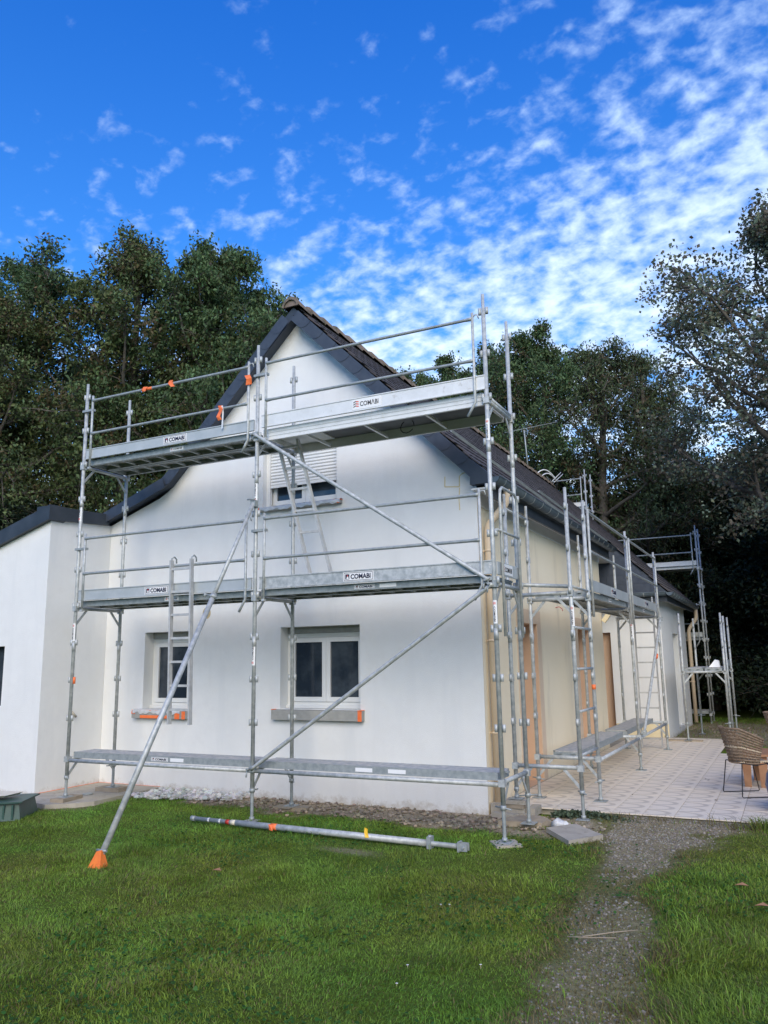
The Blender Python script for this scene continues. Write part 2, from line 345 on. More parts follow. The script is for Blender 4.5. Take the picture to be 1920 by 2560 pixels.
# ------------------------------------------------------------------ ground
def hill(x, y):
    x = np.asarray(x, float); y = np.asarray(y, float)
    z = .018*np.sin(x*1.7+.4)*np.cos(y*1.3+.8)+.012*np.sin(x*3.9+y*2.1)+.008*np.sin(y*5.3-x*2.7)
    near = np.clip((-.2-y)/1.2, 0, 1)
    return z*near*1.2-.012+.058*np.clip((y-.9)/.7, 0, 1)**1.5*np.clip((x-6.15)/.3, 0, 1)*(y < 1.66)
def vnoise(x, y, f, seed=0):
    """cheap smooth value noise on arrays"""
    x = x*f+seed*17.3; y = y*f+seed*9.1; xi = np.floor(x); yi = np.floor(y); fx = x-xi; fy = y-yi; fx = fx*fx*(3-2*fx); fy = fy*fy*(3-2*fy)
    def h(a, b): return np.modf(np.abs(np.sin(a*127.1+b*311.7+seed*74.7)*43758.5453))[0]
    return (h(xi, yi)*(1-fx)+h(xi+1, yi)*fx)*(1-fy)+(h(xi, yi+1)*(1-fx)+h(xi+1, yi+1)*fx)*fy
def fbm(x, y, f, seed=0): return .5*vnoise(x, y, f, seed)+.3*vnoise(x, y, f*2.1, seed+1)+.2*vnoise(x, y, f*4.3, seed+2)
PATH = [(1.7, 7.45, .75, 1.0), (.9, 7.30, .52, 1.0), (.3, 7.30, .42, 1.0), (-.3, 7.32, .30, .95), (-.75, 7.32, .22, .7), (-1.15, 7.30, .24, .30), (-1.6, 7.34, .26, .75), (-2.2, 7.43, .28, .75), (-2.8, 7.52, .29, .70), (-3.3, 7.62, .31, .68), (-4.2, 7.78, .34, .65), (-6, 8.1, .4, .6)]
def path_w(x, y):
    ys = np.array([p[0] for p in PATH])[::-1]; cx = np.interp(y, ys, [p[1] for p in PATH][::-1]); hw = np.interp(y, ys, [p[2] for p in PATH][::-1]); st = np.interp(y, ys, [p[3] for p in PATH][::-1])
    st = np.where(y > 1.75, 0, st)
    e = np.abs(x-cx)/hw + (fbm(x, y, 3.2, 5)-.5)*1.3
    return np.clip((1.25-e)/.5, 0, 1)*st
def path_h(x, y):
    ys = np.array([p[0] for p in PATH])[::-1]; cx = np.interp(y, ys, [p[1] for p in PATH][::-1]); hw = np.interp(y, ys, [p[2] for p in PATH][::-1])
    return np.where(y > 1.75, 0, np.clip((1.75-np.abs(x-cx)/hw-(fbm(x, y, 2.2, 15)-.5)*1.4)/.8, 0, 1))
def soil_w(x, y):
    edge = .50+.35*np.clip((x-1.7)/3, 0, 1)*0-.12*np.clip(x-3, 0, 3)/3+(fbm(x, y, 2.6, 9)-.5)*.7
    w = np.clip((y-edge)/.18, 0, 1)*(x > 1.3)*(x < 5.9)*(y < 1.5)
    c = np.clip((.9-np.hypot((x-6.1)/.95, (y-1.0)/.75))/.3, 0, 1)*np.clip((fbm(x, y, 5, 3)-.25)*3, 0, 1)
    farr = np.clip((1.6-np.hypot((x-7.0)/1.6, (y-13.0)/2.6))/.5, 0, 1)
    lf = np.clip((1.0-np.hypot((x+.9)/1.6, (y+.1)/.5))/.4, 0, 1)
    wn_ = np.clip((.42-np.hypot((x-4.75)/1.0, (y+.85)/.35))/.3, 0, 1)*.6
    return np.maximum.reduce([w, c, farr*.8, lf*.7, wn_])
def gcol(x, y):
    g = np.stack([.060+.03*fbm(x, y, 1.1, 2), .085+.04*fbm(x, y, 1.4, 4), .014+.006*fbm(x, y, 2, 6)], -1)
    soil = np.stack([.24+.12*fbm(x, y, 5, 7), .20+.10*fbm(x, y, 5, 7), .145+.07*fbm(x, y, 5, 7)], -1)
    grv = np.stack([.20+.10*fbm(x, y, 8, 8), .165+.08*fbm(x, y, 8, 8), .105+.05*fbm(x, y, 8, 8)], -1)
    w = soil_w(x, y)[..., None]; p_ = path_w(x, y)[..., None]*.9
    return (g*(1-w)+soil*w)*(1-p_)+grv*p_
gx = np.unique(np.concatenate([np.linspace(-70, -3, 18), np.arange(-3, 12, .1), np.linspace(12, 90, 20)]))
gy = np.unique(np.concatenate([np.linspace(-60, -6, 14), np.arange(-6, 2.4, .1), np.arange(2.5, 18, .5), np.linspace(18, 120, 22)]))
GX, GY = np.meshgrid(gx, gy); nx, ny = len(gx), len(gy)
V = np.stack([GX, GY, hill(GX, GY)], -1).reshape(-1, 3); I = np.arange(nx*ny).reshape(ny, nx)
F = np.stack([I[:-1, :-1], I[:-1, 1:], I[1:, 1:], I[1:, :-1]], -1).reshape(-1, 4)
tag(link('ground', np_mesh('ground', V, F, 'ground', gcol(V[:, 0], V[:, 1]), True)), kind='structure')

# ------------------------------------------------------------------ terrace
TZ = .07
tbase = MB(); tbase.bb((4.3, 1.70, -.05), (10.2, 8.1, TZ-.012)); tbase.bb((4.3, 8.101, -.05), (7.36, 10.9, TZ-.012))
terrace = tag(tbase.obj('terrace', 'conc'), kind='structure')
TS = .334
def tile_mesh(w, d):
    me = bpy.data.meshes.new('floor_tile'); g = .003
    vs = [(g, g, 0), (w-g, g, 0), (w-g, d-g, 0), (g, d-g, 0), (g, g, -.011), (w-g, g, -.011), (w-g, d-g, -.011), (g, d-g, -.011)]
    me.from_pydata(vs, [], [(0, 1, 2, 3), (0, 4, 5, 1), (1, 5, 6, 2), (2, 6, 7, 3), (3, 7, 4, 0)])
    uv = me.uv_layers.new(name='UVMap')
    for lp in me.loops: v = me.vertices[lp.vertex_index].co; uv.data[lp.index].uv = (v.x/TS, v.y/TS)
    me.materials.append(MT['floortile']); return me
tm = tile_mesh(TS, TS)
cands = []
for i in range(18):
    for j in range(30):
        x, y = 5.42+i*TS, 1.64+j*TS
        if y+TS > 8.1 and x+TS > 7.5: continue
        if y+TS > 10.9 or x > 9.9: continue
        cands.append((math.hypot(x-8.74, y+7.94)+max(0, x-8.6)*6, x, y))
cands.sort()
for k, (d, x, y) in enumerate(cands[:300]):
    link('floor_tile', tm, terrace, (x, y, TZ+random.uniform(-.0012, .0012)))
rest = MB(); vs = []; uvs = []
me = bpy.data.meshes.new('floor_tiles'); Vv = []; Ff = []; UU = []
for (d, x, y) in cands[300:]:
    n = len(Vv); g = .003; Vv += [(x+g, y+g, TZ), (x+TS-g, y+g, TZ), (x+TS-g, y+TS-g, TZ), (x+g, y+TS-g, TZ)]; Ff.append((n, n+1, n+2, n+3)); UU += [(0, 0), (1, 0), (1, 1), (0, 1)]
if Ff:
    me.from_pydata(Vv, [], Ff); uv = me.uv_layers.new(name='UVMap')
    for lp in me.loops: uv.data[lp.index].uv = UU[lp.vertex_index]
    me.materials.append(MT['floortile']); link('floor_tiles', me, terrace)['kind'] = 'stuff'

# ------------------------------------------------------------------ house
YW, XW = 1.40, 5.38
house = thing('house', (XW-3, 1.4, 0), 'freshly rendered white and beige house with steep brown tiled roof', 'house')
def wall_with_holes(name, outer, holes, axis, pos, depth, mt, parent, reveal=None, inward=1):
    """outer/holes: 2D (a,z). axis 'Y': wall in plane y=pos, a=x ; axis 'X': plane x=pos, a=y. depth: reveal depth inwards"""
    P = (lambda a, z, d=0: Vector((a, pos+d*inward, z))) if axis == 'Y' else (lambda a, z, d=0: Vector((pos-d*inward, a, z)))
    loops = [outer]+holes
    tris = geometry.tessellate_polygon([[Vector((a, z, 0)) for a, z in lp] for lp in loops])
    flat = [q for lp in loops for q in lp]; b = MB(); b.m(mt); b.add([P(a, z) for a, z in flat], tris)
    o = b.obj(name, mt, parent)
    if reveal:
        rb = MB()
        for h in holes:
            n = len(h)
            rb.add([P(a, z, 0.0) for a, z in h]+[P(a, z, depth) for a, z in h], [(i, (i+1) % n, n+(i+1) % n, n+i) for i in range(n)])
        rb.obj('window_reveal' if reveal != 'peach' else 'door_reveal', reveal, parent)['kind'] = 'stuff'
    return o
rect = lambda a0, a1, z0, z1: [(a0, z0), (a1, z0), (a1, z1), (a0, z1)]
W1 = rect(-.04, .80, 1.13, 2.27); W2 = rect(2.43, 3.68, 1.17, 2.27); W3 = rect(2.10, 3.34, 3.98, 4.90)
wall_with_holes('gable_wall', [(-.85, -.05), (XW, -.05), (XW, 4.12), (2.71, 6.77), (.42, 4.50), (.30, 4.42), (.15, 4.34), (-.49, 4.12), (-.88, 3.98)], [W1, W2, W3], 'Y', YW, .26, 'white', house, 'white')
# side wall (beige) facing +X, with two tall door openings
A_ = rect(3.0, 3.80, .06, 2.29); B_ = rect(6.38, 7.30, .06, 2.30)
wall_with_holes('side_wall', [(YW+.004, -.05), (8.55, -.05), (8.55, 3.90), (YW+.004, 3.90)], [A_, B_], 'X', XW, .24, 'beige', house, 'peach')
b = MB()
for (y0, y1) in ((3.0, 3.8), (6.38, 7.3)): b.bb((XW-.30, y0-.02, .06), (XW-.243, y1+.02, 2.32))
b.obj('door_panel', 'peach', house)
for (y0, y1) in ((3.0, 3.8), (6.38, 7.3)):
    b = MB()
    for q in ((y0-.20, y0-.002, .06, 2.29), (y1+.002, y1+.20, .06, 2.29), (y0-.20, y1+.20, 2.292, 2.49)):
        b.bb((XW+.001, q[0], q[2]), (XW+.007, q[1], q[3]))
    b.obj('door_surround', 'surround', house)
# porch return, wing walls
b = MB(); b.bb((4.3, 8.30, -.05), (XW-.003, 8.549, 3.9)); b.obj('porch_wall', 'white', house)
wall_with_holes('wing_front_wall', [(3.6, -.05), (6.20, -.05), (6.20, 3.10), (5.6, 3.9), (3.6, 5.6)], [rect(4.55, 5.08, .07, 2.35)], 'Y', 10.85, .2, 'white', house, 'peach')
b = MB(); b.bb((4.5, 11.02, .0), (5.1, 11.06, 2.6)); b.obj('door_panel', 'peach', house)
b = MB(); b.bb((5.09, 10.838, -.02), (6.205, 10.848, .34)); b.obj('plinth', 'paleyellow', house)
wall_with_holes('wing_side_wall', [(10.85, -.05), (15.4, -.05), (15.4, 3.06), (10.85, 3.06)], [rect(12.66, 13.72, .12, 2.34)], 'X', 6.20, .30, 'white', house, 'white')
b = MB(); b.bb((5.86, 12.6, .1), (5.895, 13.8, 2.36)); b.obj('door_panel', 'pvc', house)
b = MB(); b.add([(-.85, 15.4, -.05), (6.2, 15.4, -.05), (6.2, 15.4, 3.06), (2.71, 15.4, 6.77), (.3, 15.4, 4.4), (-.85, 15.4, 3.98)], [(0, 1, 2, 3, 4, 5)])
b.add([(-.85, 1.4, -.05), (-.85, 15.4, -.05), (-.85, 15.4, 3.98), (-.85, 1.4, 3.98)], [(0, 1, 2, 3)]); b.obj('rear_wall', 'white', house)
# annex with its raised coping
wall_with_holes('annex_wall', [(-6.0, -.05), (-.85, -.05), (-.85, 3.92), (-6.0, 2.42)], [rect(-3.2, -1.66, 1.22, 2.09)], 'Y', .22, .2, 'white', house, 'white')
b = MB(); b.add([(-.85, .22, -.05), (-.85, 1.398, -.05), (-.85, 1.398, 3.99), (-.85, .22, 3.92)], [(0, 1, 2, 3)]); b.obj('annex_return_wall', 'white', house)
b = MB(); b.bb((-3.25, .40, 1.2), (-1.63, .44, 2.12)); wn_o = b.obj('window', 'black', house); b = MB(); b.bb((-3.2, .385, 1.24), (-1.68, .398, 2.07)); b.obj('pane', 'glass', wn_o)
b = MB()
for i in range(4):       # coping lengths with their joints
    xa, xb = -.80-i*1.25, -.80-(i+1)*1.25+.006; za = lambda x: 3.90+(x+.85)*.290
    b = MB(); b.prism([(xa, .14, za(xa)), (xb, .14, za(xb)), (xb, .14, za(xb)+.22), (xa, .14, za(xa)+.22)], (0, .30, 0)); b.obj('coping', 'anthr', house)
b = MB(); b.prism([(-.795, .145, 3.905), (-.795, 1.30, 3.985), (-.795, 1.30, 4.16), (-.795, .145, 4.12)], (-.28, 0, 0)); b.obj('coping', 'anthr', house)
b = MB(); b.add([(-.95, .44, 4.00), (-.95, 9, 4.0), (-6, 9, 2.55), (-6, .44, 2.55)], [(0, 1, 2, 3)]); b.obj('annex_roof', 'anthr', house)

# roof slabs
def roofz(x): return 9.62-x
b = MB(); b.prism([(2.71, 1.24, 6.90), (5.66, 1.24, 3.95), (5.60, 1.24, 3.86), (2.71, 1.24, 6.78)], (0, 7.22, 0)); b.obj('roof', 'anthr', house)
b = MB(); b.prism([(2.71, 8.46, 6.90), (5.27, 8.46, 4.34), (5.20, 8.46, 4.28), (2.71, 8.46, 6.78)], (0, 2.04, 0)); b.obj('roof', 'anthr', house)
b = MB(); b.prism([(2.71, 10.5, 6.90), (6.44, 10.5, 3.17), (6.36, 10.5, 3.11), (2.71, 10.5, 6.78)], (0, 5.3, 0)); b.obj('roof', 'anthr', house)
b = MB(); b.prism([(2.71, 1.24, 6.90), (.40, 1.24, 4.68), (.24, 1.24, 4.56), (-1.0, 1.24, 4.12), (-1.0, 1.24, 4.02), (.26, 1.24, 4.46), (.44, 1.24, 4.58), (2.71, 1.24, 6.78)], (0, 14.5, 0)); b.obj('roof', 'anthr', house)
# right slope tiles
def rt_mesh(w, l, seed):
    rg = random.Random(seed); me = bpy.data.meshes.new('roof_tile'); t = .013
    vs = []
    for j, (s, h) in enumerate(((0, 0), (l*1.25, 0))):
        for i in range(4): vs.append((i/3*w-w/2+rg.uniform(-.001, .001), s, [.002, .007, .001, .009][i]+h))
    n = len(vs); vs += [(a, c, z-t) for a, c, z in vs]
    fs = [(i, i+1, i+5, i+4) for i in range(3)]+[(n+i, i+n+4, n+i+5, n+i+1) for i in range(3)]+[(i, n+i, n+i+1, i+1) for i in range(3)]
    fs += [(0, 4, n+4, n), (3, n+3, n+7, 7)]
    me.from_pydata(vs, [], fs); a = me.color_attributes.new('Col', 'FLOAT_COLOR', 'POINT'); k = rg.uniform(.65, 1.35)
    for q in a.data: q.color = (.078*k*rg.uniform(.95, 1.08), .070*k, .068*k, 1)
    me.materials.append(MT['rooftile']); return me, vs, fs
TW, TL = .205, .235
variants = [rt_mesh(TW-.004, TL, i) for i in range(7)]
UP = Vector((-1, 0, 1)).normalized(); NRM = Vector((1, 0, 1)).normalized(); YD = Vector((0, 1, 0))
lifts = []
def slope_cells():
    nrow = int(5.28/TL)+1
    for r in range(nrow):
        s = r*TL
        for c in range(int(14.6/TW)):
            y = 1.30+TW*(c+.5)+(TW/2 if r % 2 else 0)
            x = 6.46-s/math.sqrt(2)
            if y < 8.44 and x > 5.70: continue
            if 8.44 <= y < 10.46 and x > 5.30: continue
            if x < 2.74 or y > 15.78: continue
            yield x, y
cells = sorted(slope_cells(), key=lambda q: math.hypot(q[0]-8.74, q[1]+7.94))
TV, TF, TCo = [], [], []
for k, (x, y) in enumerate(cells):
    tilt = random.uniform(.02, .06); base = Vector((x, y, 9.66-x))+NRM*.012
    up = (UP-NRM*.06+YD*random.uniform(-.012, .012)).normalized(); xa = YD; nz = xa.cross(up); R = Matrix((xa, up, nz)).transposed()
    if R.determinant() < 0: R = Matrix((-xa, up, -nz)).transposed()
    me, vs, fs = variants[random.randrange(7)]
    if nz.dot(NRM) < 0: R = Matrix((-xa, up, (-xa).cross(up))).transposed()
    if k < 300:
        o = link('roof_tile', me, house); m4 = R.to_4x4(); m4.translation = base-off(house); o.matrix_basis = m4
    else:
        n = len(TV); kk = random.uniform(.62, 1.4); TV += [tuple(base+R @ Vector(v)) for v in vs]; TF += [[n+i for i in f] for f in fs]; TCo += [(.078*kk, .070*kk, .068*kk)]*len(vs)
np_o = link('roof_tiles', np_mesh('roof_tiles', np.array(TV)-np.array(off(house)), TF, 'rooftile', np.array(TCo)), house); np_o['kind'] = 'stuff'
# ridge caps
b = MB(); rl = .42
for i in range(7+1):
    a = PI*i/7; b.v.append((math.cos(a)*.145, 0, math.sin(a)*.145-.02)); 
for i in range(8):
    a = PI*i/7; b.v.append((math.cos(a)*.118, rl, math.sin(a)*.118-.02))
for i in range(8): a = PI*i/7; b.v.append((math.cos(a)*.112, 0.0, math.sin(a)*.115-.035))
for i in range(7): b.f.append([i, i+1, 9+i, 8+i]); b.sm.append(True); b.mi.append(0); b.f.append([i, 16+i, 17+i, i+1]); b.sm.append(False); b.mi.append(0)
# closing cap of the first one
capme = b.mesh('ridge_tile', 'ridge')
for i in range(36):
    o = link('ridge_tile', capme, house, (2.71, 1.16+i*.40, 6.915+random.uniform(-.006, .006))); o.rotation_euler = (random.uniform(-.01, .01)-.03, 0, 0)
b = MB(); b.prism([Vector((2.71+math.cos(PI*i/7)*.14, 1.185, 6.895+math.sin(PI*i/7)*.145)) for i in range(8)], (0, .03, 0)); b.obj('ridge_end', 'ridge', house)
# verge slates: right rake, left rake, left flat part
def slates(p0, p1, n, rise, name='verge_slate'):
    p0, p1 = Vector(p0), Vector(p1); d = (p1-p0)/n; u = d.normalized(); nn = Vector((-u.z, 0, u.x)); nn = nn if nn.z > 0 else -nn
    L = d.length; h = rise
    for i in range(n):
        q = p0+d*i; y0 = -.0062*(n-1-i); u0_ = -u*(L*.35 if i else 0)
        pts = [q+u0_+nn*h, q+u*(L*1.0)+nn*h]
        K = 5                                             # rounded lower corner on the down-slope end
        for k in range(K+1):
            a = PI/2*k/K; pts.append(q+u*(L*1.0-.11+.11*math.cos(a))+nn*(.13-.13*math.sin(a)))
        pts.append(q+u0_)
        b = MB(); b.prism([p+Vector((0, y0, 0)) for p in pts], (0, .0035, 0)); b.obj(name, 'slate', house)
slates((2.73, 1.225, 6.665), (5.44, 1.225, 3.955), 13, .172)
slates((2.69, 1.225, 6.66), (.42, 1.225, 4.45), 11, .172)
slates((.42, 1.222, 4.45), (-.93, 1.222, 3.98), 5, .165)
b = MB(); b.prism([(5.36, 1.215, 3.93), (5.60, 1.215, 3.93), (5.60, 1.215, 4.06), (5.38, 1.215, 4.26)], (0, .12, 0)); b.obj('eave_box', 'slate', house)
b = MB()   # rake soffit and thin metal edge
b.prism([(2.71, 1.232, 6.77), (5.42, 1.232, 4.06), (5.42, 1.232, 4.02), (2.71, 1.232, 6.73)], (0, .166, 0)); b.prism([(2.71, 1.232, 6.77), (.42, 1.232, 4.53), (-.93, 1.232, 4.05), (-.93, 1.232, 4.01), (.42, 1.232, 4.49), (2.71, 1.232, 6.73)], (0, .166, 0))
b.obj('rake_soffit', 'slate', house)
# eaves: soffit, fascia, gutter with brackets
def gutter(p0, p1, brk, out, parent=house, r=.078):
    p0, p1, out = Vector(p0), Vector(p1), Vector(out); L = (p1-p0).length; d = (p1-p0).normalized(); b = MB(); K = 8
    prof = [out*(-math.cos(PI*k/K)*r)+Vector((0, 0, -math.sin(PI*k/K)*r)) for k in range(K+1)]
    inn = [q*.93 for q in prof]
    vs = [p0+q for q in prof]+[p1+q for q in prof]+[p0+q for q in inn]+[p1+q for q in inn]; n = K+1; fs = []
    for k in range(K): fs += [(k, k+1, n+k+1, n+k), (2*n+k, 3*n+k, 3*n+k+1, 2*n+k+1), (k, 2*n+k, 2*n+k+1, k+1), (n+k, n+k+1, 3*n+k+1, 3*n+k)]
    b.add(vs, fs, True)
    b.tube(p0+prof[-1]+Vector((0, 0, .004)), p1+prof[-1]+Vector((0, 0, .004)), .009, 6)
    b.prism([p0+q for q in prof], d*.003); b.prism([p1+q for q in prof], -d*.003)
    g = b.obj('gutter', 'zinc', parent)
    k = brk*.6
    while k < L-.1:
        bb_ = MB(); pts = [p0+d*k+q*1.04 for q in prof]; bb_.m('galvd')
        for i in range(len(pts)-1): bb_.beam(pts[i], pts[i+1], .022, .003, out.cross(Vector((0, 0, 1))).cross(pts[i+1]-pts[i]) if False else (pts[i]+pts[i+1])/2-(p0+d*k))
        bb_.obj('gutter_bracket', 'galvd', g); k += brk
    return g
b = MB(); b.bb((XW-.01, 1.235, 3.865), (5.60, 8.45, 3.885)); b.obj('soffit', 'soffit', house)
b = MB(); b.bb((5.595, 1.23, 3.755), (5.622, 8.45, 3.97)); b.obj('fascia', 'anthr', house)
b = MB(); b.bb((XW+.001, 1.42, 3.70), (XW+.014, 8.55, 3.864)); b.obj('frieze', 'soffit', house)
gutter((5.705, 1.12, 3.975), (5.705, 8.47, 3.955), .42, (1, 0, 0))
gutter((5.0, 10.36, 3.17), (6.42, 10.36, 3.17), .6, (0, -1, 0)); gutter((6.50, 10.30, 3.165), (6.50, 15.75, 3.12), .45, (1, 0, 0))
b = MB(); b.bb((4.9, 10.44, 2.98), (6.42, 10.465, 3.20)); b.bb((6.40, 10.467, 2.98), (6.425, 15.7, 3.20)); b.obj('fascia', 'anthr', house)
b = MB(); b.bb((4.9, 10.467, 3.06), (6.398, 10.85, 3.075)); b.bb((6.19, 10.86, 3.06), (6.398, 15.7, 3.075)); b.obj('soffit', 'soffit', house)
# slate cheek of the wing: individual slates in courses
n_s = 0
for r in range(12):
    z0 = 3.20+r*.205; xe = 9.62-z0-.25
    x = 4.2+(.19 if r % 2 else 0)
    while x < xe:
        x1 = min(x+.375, 9.60-z0-.06)
        if x1-x > .06:
            zt = z0+.20; b = MB(); xr = min(x1, 9.60-zt-.02)
            poly = [(x, 10.472+.002*(n_s % 3), z0), (x1, 10.472+.002*(n_s % 3), z0)]+([(xr, 10.472+.002*(n_s % 3), zt)] if xr > x else [])+([(x, 10.472+.002*(n_s % 3), zt)] if xr > x else [(x, 10.472+.002*(n_s % 3), z0+(x1-x))])
            b.prism(poly, (0, -.006, 0)); b.obj('slate', 'slate', house); n_s += 1
        x += .38
b = MB(); b.prism([(4.2, 10.48, 3.18), (6.40, 10.48, 3.18), (4.2, 10.48, 5.38)], (0, .03, 0)); b.obj('cheek_board', 'anthr', house)
b = MB(); b.bb((4.2, 8.47, 3.90), (5.3, 10.47, 3.92)); b.obj('porch_soffit', 'soffit', house)
# downpipes
def downpipe(pts, r, clips, parent=house, ax=(1, 0, 0)):
    b = MB(); P = [Vector(p) for p in pts]; Q = [P[0]]
    for i in range(1, len(P)-1):
        a, c = (P[i-1]-P[i]).normalized(), (P[i+1]-P[i]).normalized()
        for k in range(5): t = k/4; Q.append(P[i]+a*.09*(1-t)**2+c*.09*t**2)
    Q.append(P[-1]); b.path(Q, r, 14)
    dp = b.obj('downpipe', 'pipe', parent)
    for z in clips:
        b = MB(); x, y = P[-1].x, P[-1].y; b.tube((x, y, z), (x, y, z+.03), r*1.10, 14); b.box((x-.05, y, z+.015), (.06, .012, .02)); b.obj('pipe_clip', 'pipe', dp)
downpipe([(5.70, 1.62, 3.93), (5.70, 1.62, 3.74), (5.455, 1.56, 3.45), (5.455, 1.56, .10)], .048, [3.12, 2.0, .9])
downpipe([(6.50, 15.55, 3.09), (6.50, 15.55, 2.80), (6.29, 15.46, 2.52), (6.29, 15.46, .05)], .05, [2.2, 1.1])
b = MB(); b.bb((XW+.02, 1.42, .0), (XW+.20, 1.66, .12)); b.obj('drain_block', 'conc', house)
# windows
def window(x0, x1, z0, z1, y, leaves, mts='pvc', box=.0, parent=house):
    f = MB(); w = .055
    zt = z1-box
    for q in ((x0, x0+w, z0, zt), (x1-w, x1, z0, zt), (x0+w, x1-w, z0, z0+w), (x0+w, x1-w, zt-w, zt)): f.bb((q[0], y, q[2]), (q[1], y+.06, q[3]))
    fr = f.obj('window', mts, parent)
    if box:
        b = MB(); b.bb((x0, y-.02, zt+.002), (x1, y+.10, z1)); b.obj('shutter_box', 'sill', fr)
    s = MB(); s.bb((x0-.0, y-.045, z0-.03), (x1, y-.002, z0+.012)); s.obj('lower_rail', mts, fr)
    a0, a1 = x0+w+.004, x1-w-.004; n = leaves; lw = (a1-a0)/n
    for i in range(n):
        b = MB(); l0, l1 = a0+lw*i+.002, a0+lw*(i+1)-.002; c0, c1 = z0+w+.004, zt-w-.004; t = .062
        for q in ((l0, l0+t, c0, c1), (l1-t, l1, c0, c1), (l0+t, l1-t, c0, c0+t), (l0+t, l1-t, c1-t, c1)): b.bb((q[0], y-.018, q[2]), (q[1], y+.04, q[3]))
        sh = b.obj('sash', mts, fr)
        g = MB(); g.bb((l0+t-.004, y+.008, c0+t-.004), (l1-t+.004, y+.014, c1-t+.004)); g.obj('pane', 'glass', sh)
    return fr
window(-.04, .80, 1.17, 2.27, YW+.20, 1, box=.10)
window(2.43, 3.68, 1.20, 2.27, YW+.20, 2, box=.09)
w3 = window(2.10, 3.34, 3.99, 4.78, YW+.20, 2)
for side in (2.13, 3.31):
    b = MB(); b.bb((side-.03, YW+.10, 3.98), (side+.03, YW+.155, 4.9)); b.obj('shutter_rail', 'pvc', w3)
for i in range(14):
    z = 4.335+i*.047; b = MB(); b.prism([(2.165, YW+.118, z), (2.165, YW+.108, z+.012), (2.165, YW+.112, z+.040), (2.165, YW+.124, z+.0455), (2.165, YW+.13, z+.02)], (1.11, 0, 0)); b.obj('shutter_slat', 'shutter', w3)
b = MB(); b.bb((2.165, YW+.105, 4.295), (3.275, YW+.128, 4.333)); b.obj('shutter_bottom_bar', 'shutter', w3)
def sill(x0, x1, z0, z1, style):
    b = MB(); b.prism([(x0, YW-.085, z0), (x0, YW-.085, z1-.012), (x0, YW-.07, z1-.006), (x0, YW+.2, z1+.01), (x0, YW+.2, z0)], (x1-x0, 0, 0)); s_ = b.obj('window_sill', 'sill', house)
    def wrap(a, c, zt=None, zb=None):
        t = MB(); t.bb((a, YW-.09, zb or z0-.003), (c, YW-.0865, zt or z1-.008)); t.bb((a, YW-.09, z1-.004), (c, YW-.002, z1+.003)); t.obj('tape', 'orange', s_)
    if style == 'ends': wrap(x0-.002, x0+.03, z0+.10, z1-.035); wrap(x1-.055, x1+.003)
    else:
        if style == 'film':
            wrap(x0, x0+.07, z1-.02, z1-.055); wrap(x0+.17, x0+.74, z0+.045, z0+.002); wrap(x1-.19, x1-.10); wrap(x1-.06, x1+.003)
        else: wrap(x1-.13, x1-.07); wrap(x1-.04, x1+.004); wrap(x0, x0+.03)
        nxs, nys = 40, 7; vs = []; fs = []
        for j in range(nys):
            for i in range(nxs):
                x = x0+.03+(x1-x0-(.12 if style == 'film' else .02))*i/(nxs-1); t = j/(nys-1)
                wv = .010*math.sin(x*23)+.008*math.sin(x*51+1.3); 
                if t < .6: vs.append((x, YW+.14-t/.6*.235, z1+.012+.006*math.sin(x*37+j*2)+.003*random.random()))
                else: vs.append((x, YW-.097-wv*.6, z1+.008-(t-.6)/.4*((.05 if style == 'film' else .055)+wv*1.2)))
        for j in range(nys-1):
            for i in range(nxs-1): k = j*nxs+i; fs.append((k, k+1, k+nxs+1, k+nxs))
        m_ = MB(); m_.add(vs, fs, True); m_.obj('protective_film', 'film', s_)
    return s_
sill(-.17, .85, 1.01, 1.125, 'film'); sill(2.345, 3.74, 1.03, 1.165, 'ends'); sill(2.08, 3.43, 3.925, 3.975, 'filmtop')
# marks on the walls
b = MB(); b.add([(1.13+.075*math.cos(a*.3927), YW-.0015, 2.52+.085*math.sin(a*.3927)) for a in range(16)], [tuple(range(16))]); b.obj('round_repair_patch', 'patch', house)
b = MB()
def smear(pts, w):
    for i in range(len(pts)-1): b.beam((pts[i][0], YW-.001, pts[i][1]), (pts[i+1][0], YW-.001, pts[i+1][1]), .002, w, (0, 0, 1))
smear([(5.31, 4.19), (5.28, 4.155), (5.19, 4.13), (5.155, 4.10), (5.15, 3.965), (4.95, 3.985), (4.955, 4.12)], .014); smear([(5.152, 3.95), (5.14, 3.80), (5.145, 3.66)], .012)
b.obj('mastic_mark', 'stain', house)
b = MB(); b.bb((4.85, YW-.0015, 2.835), (5.25, YW, 2.865)); b.obj('mastic_mark', 'stain', house)
for (y, z) in ((4.96, 2.60),):
    b = MB(); b.path([(XW+.001, y, z), (XW+.06, y+.0, z+.01), (XW+.10, y+.02, z-.02), (XW+.11, y+.03, z-.06)], .006, 6); b.obj('cable_stub', 'red', house)
b = MB(); b.path([(-.849, .78, 1.12), (-.82, .78, 1.12), (-.80, .79, 1.09), (-.80, .84, 1.05)], .018, 8); b.obj('pipe_stub', 'conc', house)
b = MB(); b.bb((-.84, .215, .0), (-.6, .219, .012)) ; b.bb((-.848, .22, .030), (-.842, 1.39, .050)); b.bb((-.84, 1.391, .03), (.36, 1.398, .048)); b.obj('orange_masking_line', 'orange', house)
b = MB(); b.beam((5.42, 8.49, 2.50), (5.74, 8.49, 2.92), .09, .07, (0, 1, 0)); b.obj('roof_bracket', 'paleyellow', house)
